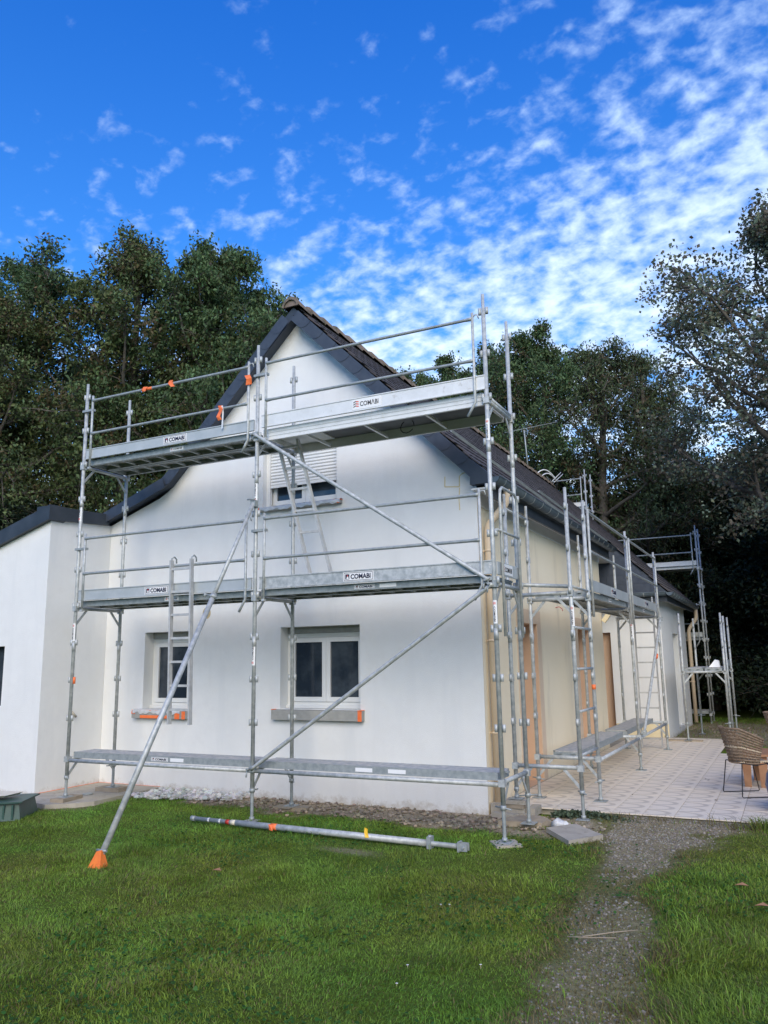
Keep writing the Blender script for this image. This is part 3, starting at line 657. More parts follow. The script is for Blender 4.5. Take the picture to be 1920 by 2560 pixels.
# metal battens lying on the tiles
def on_roof(x, y, h=.03): return Vector((x, y, 9.66-x))+NRM*h
for (a, c) in (((4.72, 2.2), (5.62, 4.9)), ((4.97, 5.7), (5.60, 8.3))):
    b = MB(); b.beam(on_roof(*a, .035), on_roof(*c, .035), .05, .012, NRM); b.beam(on_roof(*a, .05), on_roof(*c, .05), .012, .03, NRM); b.obj('metal_batten', 'galvd', house)

# ------------------------------------------------------------------ aerials on the ridge
ae = thing('tv_aerial', (2.71, 13.1, 7.0), 'tall thin television aerial on a mast standing on the roof ridge', 'aerial')
b = MB(); b.tube((2.71, 13.1, 6.9), (2.68, 12.98, 8.06), .02, 8); b.obj('mast', 'galvd', ae)
b = MB(); b.tube((2.2, 12.7, 7.98), (3.5, 13.4, 8.28), .008, 6); b.tube((2.68, 12.98, 8.05), (2.95, 13.15, 7.92), .006, 6); b.obj('boom', 'galvd', ae)
for i in range(13):
    t = i/12; c = Vector((2.2, 12.7, 7.98)).lerp(Vector((3.5, 13.4, 8.28)), t); L = .38-.16*t; d = Vector((-.47, .88, .0)).normalized()
    b = MB(); b.tube(c-d*L+Vector((0, 0, .0)), c+d*L, .0045, 5); b.obj('element', 'galvd', ae)
ae2 = thing('hoop_aerial', (2.71, 14.85, 6.9), 'small white aerial with two curved hoops beside the mast on the ridge', 'aerial')
for k, (y, s) in enumerate(((14.2, .72), (14.6, .62))):
    b = MB(); b.path([(2.72+(-.1+.5*t)*s, y+1.0*t*s, 6.98+.34*s*math.sin(PI*(.12+.86*t))) for t in [i/12 for i in range(13)]], .017, 7); b.obj('hoop', 'whiteplas', ae2)
b = MB()
for (y, dy) in ((14.9, .5), (15.1, .55)): b.tube((2.9, y, 6.95), (3.05, y+dy, 7.30), .012, 5)
b.obj('rod', 'whiteplas', ae2)
b = MB()
for i in range(5): b.tube((2.75, 14.9+i*.18, 6.98), (2.75, 14.9+i*.18, 7.10-.012*i), .006, 5)
b.tube((2.75, 14.85, 7.1), (2.75, 15.7, 7.08), .006, 5); b.obj('comb', 'galvd', ae2)

# ------------------------------------------------------------------ scaffolding
cl_me = {}
def cleat_mesh(axis):
    if axis not in cl_me:
        b = MB()
        c = Vector((0, 0, 0)); K = 8; ro, ri = .0185, .0145; vs = []
        for z in (-.038, .038):
            for r in (ro, ri): vs += [c+Vector((math.cos(2*PI*k/K)*r, math.sin(2*PI*k/K)*r, z)) for k in range(K)]
        fs = []
        for k in range(K):
            k2 = (k+1) % K; fs += [(k, k2, 2*K+k2, 2*K+k), (K+k, 3*K+k, 3*K+k2, K+k2), (2*K+k, 2*K+k2, 3*K+k2, 3*K+k), (k, K+k, K+k2, k2)]
        b.add(vs, fs, True)
        cl_me[axis] = b.mesh('cleat', 'galv')
    return cl_me[axis]
def post(sc, x, y, z0, z1, levels, axis='x', base=0.0, nut=.25, spigot=.22, cz=None):
    """upright with its threaded jack, nut, base plate and cleats"""
    b = MB(); b.m('galv').path([(x, y, z0), (x, y, z1-spigot), (x, y, z1-spigot), (x, y, z1)], [.0242, .0242, .019, .019], 12)
    for zl in levels:
        if z0+.5 < zl-.55: b.path([(x, y, zl-.62), (x, y, zl-.50)], .0262, 12)
    p = b.obj('post', 'galv', sc)
    z = (cz if cz is not None else levels[0])+.5; lv = [round(q, 2) for q in levels]
    while z < z1-.12:
        [link('cleat', cleat_mesh('x'), p, (x+(s_*.0415 if axis == 'x' else 0), y+(s_*.0415 if axis == 'y' else 0), z)) for s_ in (-1, 1)]; z += .5
    b = MB(); pts = []; rad = []
    zz_ = base+.012; k = 0
    while zz_ < z0+.02:
        pts.append((x, y, zz_)); rad.append(.0205 if k % 2 else .0182); zz_ += .011; k += 1
    b.path(pts, rad, 10)
    j = b.obj('base_jack', 'galvd', sc)
    b = MB(); b.bb((x-.075, y-.075, base), (x+.075, y+.075, base+.008)); b.path([(x, y, base+.008), (x, y, base+.045)], .028, 10); b.obj('base_plate', 'galvd', j)
    b = MB(); a = random.uniform(0, PI); dx, dy = math.cos(a), math.sin(a)
    b.path([(x, y, z0-.045), (x, y, z0)], .031, 10); b.path([(x-dx*.10, y-dy*.10, z0-.03), (x+dx*.10, y+dy*.10, z0-.02)], .008, 6); b.obj('jack_nut', 'galvd', j)
    return p
def transom(sc, a, c, dz=.0):
    """tube between two posts with a gusset under each end"""
    a, c = Vector(a), Vector(c); u = (c-a).normalized(); b = MB(); b.m('galv').tube(a+u*.02, c-u*.02, .0242, 10)
    for q, s in ((a, 1), (c, -1)):
        b.beam(q+u*s*.19+Vector((0, 0, -.02)), q+u*s*.012+Vector((0, 0, -.22)), .032, .012, u.cross(Vector((0, 0, 1))))
        b.bb(q+Vector((-.033, -.033, -.04)), q+Vector((.033, .033, .03)))
    return b.obj('transom', 'galv', sc)
def rail(sc, a, c, r=.0185, name='rail', mt='galvd', par=None):
    """guardrail tube with flattened welded ends"""
    a, c = Vector(a), Vector(c); u = (c-a).normalized(); b = MB()
    b.path([a, a+u*.035, a+u*.10, c-u*.10, c-u*.035, c], [r*1.35, r*1.25, r, r, r*1.25, r*1.35], 8, flat=1); return b.obj(name, mt, par or sc)
def guard(sc, a, c, z, zr=(.43, .92), top=.99, low=-.08, foot=None, out=(0, -1, 0)):
    """guardrail frame: two uprights beside the posts and two rails; z = deck level"""
    a, c = Vector(a), Vector(c); u = (c-a).normalized(); o = Vector(out)*.035; p0, p1 = a+u*.15+o, c-u*.12+o
    b = MB(); b.path([p0+Vector((0, 0, z+low)), p0+Vector((0, 0, z+top))], .0165, 8); b.bb(p0+Vector((-.02, -.02, z+low-.005)), p0+Vector((.02, .02, z+low+.02))); st = b.obj('guardrail_upright', 'galv', sc)
    b = MB(); kn = p1+Vector((0, 0, z-.05)); b.path([p1+Vector((0, 0, z+top)), kn, kn-u*.03+Vector((0, 0, -.05)), kn-u*.09+Vector((0, 0, -.15))], .0165, 8)
    b.path([p1+Vector((0, 0, z+top-.06)), p1+u*.03+Vector((0, 0, z+top-.03)), p1+u*.06+Vector((0, 0, z+top-.03)), p1+u*.075+Vector((0, 0, z+top-.08))], .008, 6); b.obj('guardrail_upright', 'galv', sc)
    b = MB(); q = a+u*.075+o*.6+Vector((0, 0, z+.78)); b.beam(q-u*.11, q+u*.095, .055, .03, (0, 0, 1)); b.obj('guardrail_bracket', 'galvd', sc)
    for h in zr: rail(sc, p0+Vector((0, 0, z+h)), p1+Vector((0, 0, z+h)))
rib_cache = {}
def plank(sc, x0, x1, y0, y1, z, along='x', mt='galvd', name='platform', ribs=9, deep=.075, deckmt='deck'):
    """steel deck: top sheet, two folded side rails, hooks; ribs beneath are sub-parts; z = top"""
    b = MB()
    b.m(deckmt).bb((x0, y0, z-.012), (x1, y1, z))
    if along == 'x':
        b.m(mt); b.bb((x0, y0-.002, z-deep), (x1, y0+.018, z+.003)); b.bb((x0, y1-.018, z-deep), (x1, y1+.002, z+.003))
        b.bb((x0, y0+.019, z-deep+.0), (x0+.02, y1-.019, z-.013)); b.bb((x1-.02, y0+.019, z-deep), (x1, y1-.019, z-.013))
        b.bb((x0, y0+.0185, z-deep), (x1, y0+.045, z-deep+.004)); b.bb((x0, y1-.045, z-deep), (x1, y1-.0185, z-deep+.004))
        ends = [(x0-.012, (y0*3+y1)/4), (x0-.012, (y0+3*y1)/4), (x1+.012, (y0*3+y1)/4), (x1+.012, (y0+3*y1)/4)]
    else:
        b.m(mt); b.bb((x0-.002, y0, z-deep), (x0+.018, y1, z+.003)); b.bb((x1-.018, y0, z-deep), (x1+.002, y1, z+.003))
        b.bb((x0+.019, y0, z-deep), (x1-.019, y0+.02, z-.013)); b.bb((x0+.019, y1-.02, z-deep), (x1-.019, y1, z-.013))
        b.bb((x0+.0185, y0, z-deep), (x0+.045, y1, z-deep+.004)); b.bb((x1-.045, y0, z-deep), (x1-.0185, y1, z-deep+.004))
        ends = [((x0*3+x1)/4, y0-.012), ((x0+3*x1)/4, y0-.012), ((x0*3+x1)/4, y1+.012), ((x0+3*x1)/4, y1+.012)]
    for (ex, ey) in ends:
        if along == 'x': b.box((ex, ey, z-.022), (.04, .05, .02)); 
        else: b.box((ex, ey, z-.022), (.05, .04, .02))
    p = b.obj(name, mt, sc)
    key = (round(x1-x0, 3), round(y1-y0, 3), along, mt)
    if key not in rib_cache:
        r = MB()
        if along == 'x': r.bb((-.012, -(y1-y0)/2+.019, -.012), (.012, (y1-y0)/2-.019, .012))
        else: r.bb((-(x1-x0)/2+.019, -.012, -.012), ((x1-x0)/2-.019, .012, .012))
        rib_cache[key] = r.mesh('rib', 'galv' if mt != 'alu' else 'alu')
    for i in range(ribs):
        t = (i+1)/(ribs+1)
        c = (x0+(x1-x0)*t, (y0+y1)/2, z-deep+.020) if along == 'x' else ((x0+x1)/2, y0+(y1-y0)*t, z-deep+.020)
        link('rib', rib_cache[key], p, c)
    return p
def toe(sc, x0, x1, y, z, h=.145, mt='toe'):
    b = MB(); b.bb((x0, y-.012, z), (x1, y+.012, z+h)); b.bb((x0, y-.020, z), (x1, y-.0125, z+.014)); b.bb((x0, y-.020, z+h-.012), (x1, y-.0125, z+h)); return b.obj('toe_board', mt, sc)

# --- A: scaffold before the gable
XF = [0.0, 3.0, 6.04]; YB = .83; BASE = {(0, 0): .09, (0, 1): .10, (1, 0): .0, (1, 1): .035, (2, 0): .012, (2, 1): .045}
gs = thing('scaffold', (3.0, .4, 0), 'tall two bay steel scaffold standing before the white gable wall', 'scaffold')
posts = {}
for i, x in enumerate(XF):
    for j, y in enumerate((0.0, YB)):
        posts[i, j] = post(gs, x, y, .36 if (i, j) != (0, 1) else .42, 5.80, (.6, 2.6, 4.6), 'x', BASE[i, j])
for x in XF:
    for z in (.575, 2.565, 4.565): transom(gs, (x, 0, z), (x, YB, z))
for (xa, xb) in ((0.0, 3.0), (3.0, 6.04)):
    b = MB(); b.tube((xa+.03, 0, .555), (xb-.03, 0, .555), .0242, 10); b.obj('ledger', 'galv', gs)
sp = []
for z in (.66, 2.66, 4.66):
    for (xa, xb) in ((.06, 2.94), (3.06, 5.98)):
        if z > 4 and xa > 3: continue
        sp.append(plank(gs, xa, xb, .045, .40, z))
        if z > 1: sp.append(plank(gs, xa, xb, .425, .785, z))
# aluminium access platform, bay two, top level
b = MB(); z = 4.675
b.m('alu')
for y in (.045, .745): b.bb((3.06, y, z-.145), (5.98, y+.03, z)); 
for zz2 in (-.145, -.095, -.05): b.bb((3.06, .040, z+zz2), (5.98, .0445, z+zz2+.018))
for x in (3.06, 5.95): b.bb((x, .076, z-.10), (x+.03, .744, z-.001))
b.m('ply').bb((3.09, .0755, z-.03), (5.95, .7445, z-.012)); ap = b.obj('access_platform', 'alu', gs)
for x in (3.62, 4.45, 5.25):
    b = MB(); b.bb((x, .076, z-.13), (x+.03, .744, z-.10)); b.obj('rib', 'alu', ap)
b = MB(); b.bb((3.10, .12, z-.045), (3.72, .70, z-.031)); b.obj('hatch_door', 'alu', ap)
b = MB(); b.path([(4.85+.09*math.cos(t), .50+.03*math.sin(t), z-.10+.09*math.sin(t)) for t in [i*PI/6 for i in range(12)]], .006, 5); b.obj('pull_ring', 'black', ap)
t1 = toe(gs, .06, 2.96, -.012, 2.665); t2 = toe(gs, 3.08, 6.03, -.012, 2.665, mt='galv'); t3 = toe(gs, .06, 2.96, -.012, 4.665); t4 = toe(gs, 3.08, 6.03, -.012, 4.685, .165, 'alu')
te = MB(); te.bb((6.055, .03, 2.665), (6.075, .78, 2.80)); te = te.obj('toe_board', 'toe', gs)
for z in (2.6, 4.6):
    guard(gs, (0, 0, 0), (3.0, 0, 0), z); guard(gs, (3.0, 0, 0), (6.04, 0, 0), z)
# end hoop
b = MB(); X = 6.10; b.path([(X, .12, 2.02), (X, .12, 3.50), (X, .135, 3.58), (X, .20, 3.62), (X, .64, 3.62), (X, .71, 3.58), (X, .73, 3.50), (X, .73, 2.02)], .017, 8); b.obj('end_guardrail', 'galv', gs)
b = MB(); b.tube((X, -.02, 3.13), (X, .73, 3.13), .015, 8); b.obj('rail', 'galv', gs)
b = MB(); b.tube((6.04, .1, 4.60), (6.04, .78, 4.60), .03, 10); b.obj('transom', 'galv', gs)
# braces with couplers
def brace(sc, a, c, r=.0242, name='diagonal_brace', ends=True):
    a, c = Vector(a), Vector(c); u = (c-a).normalized(); b = MB(); b.path([a, a+u*.05, a+u*.13, c-u*.13, c-u*.05, c], [r*1.1, r*.75, r, r, r*.75, r*1.1], 10)
    o = b.obj(name, 'galv', sc)
    if ends:
        for q in (a, c):
            b = MB(); b.box(q+Vector((0, .02, 0)), (.075, .04, .07)); b.path([q+Vector((-.05, -.0, .0)), q+Vector((-.05, -.03, -.09))], .009, 6); b.path([q+Vector((-.03, -.05, 0)), q+Vector((-.03, .02, 0))], .014, 6); b.obj('coupler', 'galvd', o)
    return o
brace(gs, (3.0, -.055, 4.60), (6.00, -.055, 2.60)); brace(gs, (6.04, -.055, 2.56), (3.02, -.055, .58))
# shore from the lawn
ft = Vector((2.99, -2.27, .10)); tp = Vector((3.0, -.06, 3.72)); u_ = (tp-ft).normalized()
b = MB(); md = ft+(tp-ft)*.67; b.path([ft, md], .030, 12); b.path([md, tp], .0242, 12); sh = b.obj('raking_shore', 'galv', gs)
b = MB(); b.path([md-u_*.02, md+u_*.03], .040, 10); b.path([md+Vector((-.09, -.03, .03)), md+Vector((.05, 0, 0))], .010, 6); b.path([md+Vector((-.09, -.03, .05)), md+Vector((-.09, -.03, .0))], .016, 6); b.obj('clamp', 'galvd', sh)
b = MB(); b.box(tp+Vector((0, .02, 0)), (.07, .07, .08)); b.path([tp+Vector((-.07, -.03, .05)), tp+Vector((.05, -.03, .05))], .01, 6); b.obj('coupler', 'galvd', sh)
b = MB(); q = ft+Vector((0, -.01, -.01)); k_ = .66; b.add([q+Vector(v)*k_ for v in ((-.11, -.12, -.13), (.10, -.10, -.13), (.09, .06, -.13), (-.09, .06, -.13), (-.05, -.03, .07), (.03, -.02, .09), (.03, .03, .07), (-.03, .03, .06))], [(0, 1, 5, 4), (1, 2, 6, 5), (2, 3, 7, 6), (3, 0, 4, 7), (4, 5, 6, 7), (0, 3, 2, 1)]); b.obj('foot_guard', 'opaint', sh)
b = MB(); b.tube(ft+Vector((-.06, 0, .04)), ft+Vector((.06, 0, .04)), .012, 6); b.obj('foot_pin', 'galvd', sh)
# stickers
fu, fv = (1, 0, 0), (0, 0, 1)
sticker(t1, (1.46, -.0275, 2.737), .40, .105, fu, fv, 'old'); sticker(t3, (1.685, -.0275, 4.737), .40, .105, fu, fv, 'old'); sticker(t2, (4.44, -.0275, 2.737), .39, .105, fu, fv, 'old')
sticker(t4, (4.575, -.0275, 4.768), .38, .125, fu, fv, 'new')
sticker(te, (6.0785, .345, 2.735), .37, .115, (0, 1, 0), fv, 'new')
def onrail(x, z, w, style='new'): return sticker(sp[0], (x, .0395, z), w, .05, fu, fv, style)
onrail(1.66, 2.622, .23); onrail(1.66, 4.622, .23); onrail(4.48, 2.622, .26, 'old'); onrail(1.55, .622, .27, 'old')
for (x, z) in ((1.83, .622), (4.78, 2.622), (4.45, .622), (4.85, .622)):
    b = MB(); b.box((x, .0400, z), (.21, .002, .042)); b.obj('type_plate', 'stick', sp[0])
def pstick(key, z, up=1, sty='new'): x = XF[key[0]]; y = (0, YB)[key[1]]; sticker(posts[key], (x, y-.0252, z), .24, .045, (0, 0, up), (-up, 0, 0), sty, rnd=.0254)
pstick((0, 0), 2.24, -1); pstick((0, 0), 3.90, 1); pstick((1, 0), 3.87, 1); pstick((1, 0), 1.88, 1); pstick((2, 0), 4.23, -1); pstick((2, 0), 2.27, -1)
# tape rags
def rag(sc, pts, w, mt='orange', name='tape_rag'):
    b = MB(); P = [Vector(p) for p in pts]
    vs = []; fs = []
    for i, q in enumerate(P): vs += [q+Vector((-w/2, random.uniform(-.01, .01), 0)), q+Vector((w/2*random.uniform(.6, 1), random.uniform(-.015, .01), random.uniform(-.01, .01)))]
    for i in range(len(P)-1): fs.append((2*i, 2*i+1, 2*i+3, 2*i+2))
    b.add(vs, fs); return b.obj(name, mt, sc)
b = MB(); b.path([(1.08, -.035, 5.52), (1.26, -.035, 5.52)], .0215, 8); b.obj('tape_wrap', 'orange', gs)
rag(gs, [(1.16, -.06, 5.55), (1.15, -.065, 5.50), (1.14, -.06, 5.48)], .09); rag(gs, [(1.62, -.06, 5.56), (1.60, -.06, 5.52), (1.66, -.07, 5.46)], .07)
b = MB(); b.path([(1.57, -.035, 5.52), (1.64, -.035, 5.52)], .0215, 8); b.obj('tape_wrap', 'orange', gs)
rag(gs, [(2.88, -.06, 5.40), (2.92, -.075, 5.34), (2.90, -.06, 5.27)], .085)
rag(gs, [(2.45, -.06, 5.07), (2.47, -.06, 5.0), (2.44, -.065, 4.92), (2.46, -.06, 4.87)], .075); rag(gs, [(2.49, -.055, 5.06), (2.50, -.055, 4.95), (2.49, -.055, 4.75)], .035, 'stick')
b = MB(); b.path([(.055, -.012, 1.55), (.055, -.012, 1.64)], .018, 8); b.obj('tape_wrap', 'orange', gs)

# --- B: scaffold along the beige side wall
XI, XO = 5.74, 6.50; YS = (1.38, 2.30, 5.26, 8.28)
ss = thing('scaffold', (6.1, 4.8, TZ), 'low steel scaffold running along the beige side wall on the terrace', 'scaffold')
bs = {(0, 0): .20, (0, 1): .02}
sposts = {}
for k, y in enumerate(YS):
    for j, x in enumerate((XI, XO)): sposts[k, j] = post(ss, x, y, .33, 3.80, (.6, 2.6), 'y', bs.get((k, j), TZ+.003), cz=.57)
for k, y in enumerate(YS):
    for z in ((.57, 2.54)): transom(ss, (XI, y, z), (XO, y, z))
for y0, y1 in ((1.38, 2.30),):
    for x, zs in ((XO, (.70, 1.18, 1.66, 2.14, 2.62)), (XI, (3.62,))):
        for z in zs:
            b = MB(); b.tube((x, y0+.02, z), (x, y1-.02, z), .0165, 8); b.obj('rung', 'galv', ss)
b = MB(); b.tube((6.06, YB+.02, 2.615), (XO-.03, 1.37, 2.615), .022, 8); b.obj('tie_tube', 'galv', ss)
for (y0, y1) in ((2.30, 5.26), (5.26, 8.28)):
    b = MB(); b.tube((XO, y0+.03, .545), (XO, y1-.03, .545), .0242, 8); b.obj('ledger', 'galv', ss)
    for zr in (3.14, 3.66): rail(ss, (XO+.035, y0+.1, zr), (XO+.035, y1-.1, zr))
    for yy in (y0+.1, y1-.1):
        b = MB(); b.tube((XO+.035, yy, 2.3), (XO+.035, yy, 3.70), .0165, 8); b.obj('guardrail_upright', 'galv', ss)
    q = plank(ss, 5.80, 6.12, y0+.05, y1-.05, 2.64, 'y'); q2 = plank(ss, 6.14, 6.46, y0+.05, y1-.05, 2.64, 'y')
    b = MB(); b.bb((6.485, y0+.06, 2.645), (6.505, y1-.06, 2.79)); tb = b.obj('toe_board', 'toe', ss)
    ym = (y0+y1)/2+.2
    sticker(tb, (6.5085, ym, 2.72), .34, .11, (0, 1, 0), (0, 0, 1), 'old'); sticker(q2, (6.4660, ym-.1, 2.603), .2, .05, (0, 1, 0), (0, 0, 1), 'new')
    plank(ss, 5.93, 6.27, y0+(.3 if y0 > 3 else .06), y1-.05 if y0 < 3 else y1-.02, .64, 'y')
brace(ss, (XO+.06, 8.15, 2.50), (XO+.06, 5.40, .62)); b = MB(); b.tube((XO+.06, 7.28, 1.77), (XO+.06, 7.36, 1.83), .027, 8); b.obj('tape_wrap', 'orange', ss)
b = MB(); b.path([(XO, 2.30, 1.40), (XO, 2.30, 1.46)], .0255, 10); b.obj('tape_wrap', 'orange', ss)
for k, z in ((0, 2.27), (2, 2.2)):
    sticker(sposts[k, 1], (XO+.008, YS[k]-.0250, z), .24, .045, (0, 0, -1), (1, 0, 0), 'new', rnd=.0254)

# --- C: small scaffold beside the wing
ws = thing('scaffold', (7.1, 11.3, 0), 'small narrow scaffold with one high platform beside the far wing', 'scaffold')
for (x, y, bz) in ((6.68, 10.0, TZ+.02), (7.47, 10.3, 0), (6.70, 12.6, 0), (7.45, 12.65, 0)):
    post(ws, x, y, .45, 2.68, (.6, 1.48), 'y', bz, cz=1.0)
transom(ws, (6.68, 10.0, 1.46), (7.47, 10.3, 1.46)); transom(ws, (6.70, 12.6, 1.46), (7.45, 12.65, 1.46))
plank(ws, 6.72, 7.06, 10.12, 12.55, 1.55, 'y'); plank(ws, 7.09, 7.42, 10.22, 12.55, 1.55, 'y')
for z in (1.02, 1.98):
    b = MB(); b.tube((7.47, 10.32, z), (7.45, 11.2, z+.12), .0165, 8); b.obj('rung', 'galv', ws)
b = MB(); b.tube((7.46, 11.2, .05), (7.46, 11.2, 2.65), .0242, 8); b.obj('post', 'galv', ws)
b = MB(); b.tube((7.47, 10.32, 2.45), (7.46, 11.2, 2.5), .0165, 8); b.obj('rail', 'galv', ws)
b = MB(); b.bb((7.43, 11.3, 1.56), (7.45, 12.5, 1.70)); b.obj('toe_board', 'toe', ws)
fl = MB(); fl.prism([(7.15, 10.5, 1.555), (7.36, 10.55, 1.555), (7.34, 10.6, 1.69), (7.27, 10.58, 1.71)], (0, .25, 0)); tag(fl.obj('material_bag', 'whiteplas'), 'white bag lying on the high platform beside the far wing', 'bag')

# --- D: tall scaffold behind the house
rs = thing('scaffold', (3.6, 16.4, 0), 'tall scaffold rising behind the house at the rear gable', 'scaffold')
for (x, zt, lv) in ((.6, 7.45, (.25, 2.25, 4.25, 6.25)), (3.62, 7.45, (.25, 2.25, 4.25, 6.25)), (6.62, 5.45, (.25, 2.25, 4.25))):
    for y in (16.0, 16.8):
        post(rs, x, y, .02, zt, lv, 'x', -.25)
    for z in lv: transom(rs, (x, 16.0, z-.03), (x, 16.8, z-.03))
for (xa, xb, zs) in ((3.62, 6.62, (.25, 2.25, 4.25)), (.6, 3.62, (4.25, 6.25))):
    for z in zs:
        plank(rs, xa+.06, xb-.06, 16.05, 16.40, z+.06, mt='alu' if z > 4 else 'galvd', ribs=6); plank(rs, xa+.06, xb-.06, 16.42, 16.76, z+.06, mt='alu' if z > 4 else 'galvd', ribs=6)
        if z > 1:
            toe(rs, xa+.08, xb-.03, 15.99, z+.065, .13, 'alu' if z > 4 else 'galv'); guard(rs, (xa, 16.0, 0), (xb, 16.0, 0), z)

# ------------------------------------------------------------------ ladders
def ladder(name, a, c, acr, w, n, label, hooks=False, group=None):
    a, c = Vector(a), Vector(c); acr = Vector(acr).normalized(); t = thing(name, tuple((a+acr*w/2)), label, 'ladder', group); u = (c-a).normalized()
    nn = u.cross(acr)
    for s in (0, w):
        b = MB(); b.beam(a+acr*s, c+acr*s, .024, .060, nn); b.obj('stile', 'ladder', t)
    rm = MB(); rm.beam(Vector((0, 0, 0)), acr*(w-.024), .028, .028, nn); rme = rm.mesh('rung', 'ladder')
    L = (c-a).length
    for i in range(n): link('rung', rme, t, a+acr*.012+u*(L*(i+.6)/n))
    if hooks:
        for s in (0, w):
            b = MB(); q = c+acr*s; b.path([q+Vector((0, 0, -.12)), q+Vector((0, 0, .02)), q+Vector((0, .05, .05)), q+Vector((0, .09, .02)), q+Vector((0, .09, -.03))], .010, 6); b.obj('hook', 'galvd', t)
    return t
ladder('ladder', (1.79, -.075, 1.06), (1.745, -.075, 3.10), (1, 0, 0), .325, 7, 'aluminium ladder hooked on the left guardrail, hanging before the small window', True)
ladder('ladder', (3.52, .52, 2.66), (2.98, .48, 4.66), (1, 0, .0), .30, 7, 'leaning aluminium ladder under the hatch of the top scaffold platform')
ladder('ladder', (6.0, 8.52, TZ), (6.02, 8.50, 2.95), (1, 0, 0), .37, 10, 'whitish aluminium ladder upright at the far end of the terrace scaffold')

# ------------------------------------------------------------------ things on the ground
def single(b, name, mt, label, cat, group=None, kind=None): return tag(b.obj(name, mt), label, cat, group, kind)
b = MB(); b.prism([(-.845, -.05, -.03), (-.70, -.16, -.03), (.02, -.34, -.03), (.30, -.10, -.03), (.42, .10, -.03), (.40, .72, -.03), (.40, 1.395, -.03), (-.845, 1.395, -.03)], (0, 0, .075))
slab = tag(b.obj('concrete_slab', 'conc'), kind='structure')
b = MB(); b.box((0, .02, .068), (.20, .40, .045), Matrix.Rotation(.18, 3, 'Z')); single(b, 'timber_block', 'wood', 'flat timber block under the front left scaffold leg', 'wood block')
b = MB(); b.box((-.03, .86, .0725), (.42, .24, .054), Matrix.Rotation(.05, 3, 'Z')); single(b, 'timber_block', 'wood', 'wide timber block under the rear left scaffold leg', 'wood block')
b = MB(); b.box((3.02, .83, .005), (.44, .22, .05), Matrix.Rotation(.2, 3, 'Z')); b.box((3.0, .80, .0325), (.16, .3, .004)); single(b, 'timber_block', 'wood', 'low plank under the rear middle scaffold leg on bare soil', 'wood block')
b = MB(); b.box((6.05, .0, .0), (.26, .26, .022), Matrix.Rotation(.62, 3, 'Z')); single(b, 'paving_slab', 'conc', 'small square slab under the scaffold foot at the front corner, in the grass', 'slab')
b = MB(); b.prism([(5.68, .86, -.02), (6.15, .92, -.02), (6.20, 1.10, -.02), (6.02, 1.32, -.02), (5.72, 1.20, -.02)], (0, 0, .062)); single(b, 'board', 'wood', 'flat pale board under the right rear scaffold leg at the house corner', 'board')
for i, (w, d, h, x, y, rz) in enumerate(((.30, .22, .055, 5.72, 1.40, .0), (.26, .20, .052, 5.71, 1.39, .06), (.24, .20, .045, 5.73, 1.38, -.04), (.24, .22, .045, 5.74, 1.38, .08))):
    z = sum((.055, .052, .045, .045)[:i])-.003
    b = MB(); b.box((x, y, z+h/2), (w, d, h-.002), Matrix.Rotation(rz, 3, 'Z')); single(b, 'paving_block', 'conc' if i != 2 else 'wood', ('lowest', 'second', 'third', 'topmost')[i]+' block in the stack under the scaffold leg at the terrace corner', 'block', 'blocks stacked at the terrace corner')
b = MB(); b.box((5.64, 1.22, .035), (.30, .10, .05), Matrix.Rotation(-.2, 3, 'Z')); b.box((5.90, 1.50, .06), (.10, .28, .09)); single(b, 'loose_kerb_piece', 'conc', 'rough concrete lump leaning beside the block stack at the terrace corner', 'concrete')
sl = [Vector((6.27, .67, 0)), Vector((6.62, .21, 0)), Vector((6.87, .60, 0)), Vector((6.50, .99, 0))]
b = MB(); b.prism([p+Vector((0, 0, -.012+.012*(i in (0, 3)))) for i, p in enumerate(sl)], (0, 0, .048)); single(b, 'paving_slab', 'conc', 'loose square concrete slab lying beside the gravel path', 'slab')
b = MB(); b.path([(6.28, .95, .02), (6.33, .93, .05), (6.38, .96, .03), (6.42, .92, .05)], [.05, .06, .045, .03], 7); single(b, 'crumpled_wrapper', 'film', 'crumpled pale wrapper lying behind the loose square slab', 'litter')
b = MB(); b.tube((-.10, .47, .046), (-.10, .47, .062), .07, 14); single(b, 'drain_cover', 'galvd', 'small round metal drain cover on the concrete slab by the annex', 'drain cover')
# steel prop lying in the grass
a, c = Vector((2.44, -.35, .05)), Vector((5.74, -.47, .045)); u = (c-a).normalized()
pr = thing('steel_prop', (4.1, -.4, .04), 'long galvanised tube with tape rags lying in the grass before the gable', 'steel tube')
b = MB(); b.path([a+u*.62, a+u*2.98], .033, 12); b.obj('outer_tube', 'galv', pr)
b = MB(); b.path([a, c], .0242, 12); b.obj('inner_tube', 'galvd', pr)
b = MB(); b.path([c-u*.30, c-u*.30+Vector((0, -.01, .075))], .018, 8); b.box(c-u*.30+Vector((0, 0, .01)), (.04, .09, .11)); b.obj('collar', 'galvd', pr)
b = MB(); b.box(c+u*.01, (.02, .09, .09)); b.box(c+u*.05+Vector((0, -.03, 0)), (.09, .012, .07)); b.box(c+u*.05+Vector((0, .03, 0)), (.09, .012, .07)); b.path([c+u*.06+Vector((0, -.06, 0)), c+u*.06+Vector((0, .06, 0))], .012, 6); b.obj('end_fork', 'galvd', pr)
b = MB(); b.path([a-u*.03, a+u*.03], .030, 8); b.obj('end_cap', 'galvd', pr)
b = MB(); b.path([a+u*1.10, a+u*1.18], .0345, 10); b.obj('tape_wrap', 'orange', pr); rag(pr, [a+u*1.12+Vector((0, -.035, .03)), a+u*1.13+Vector((0, -.045, -.03))], .06)
b = MB(); b.path([a+u*.48, a+u*.53], .027, 8); b.obj('tape_wrap', 'red', pr); b = MB(); b.path([a+u*.55, a+u*.62], .030, 8); b.obj('tape_wrap', 'cream', pr)
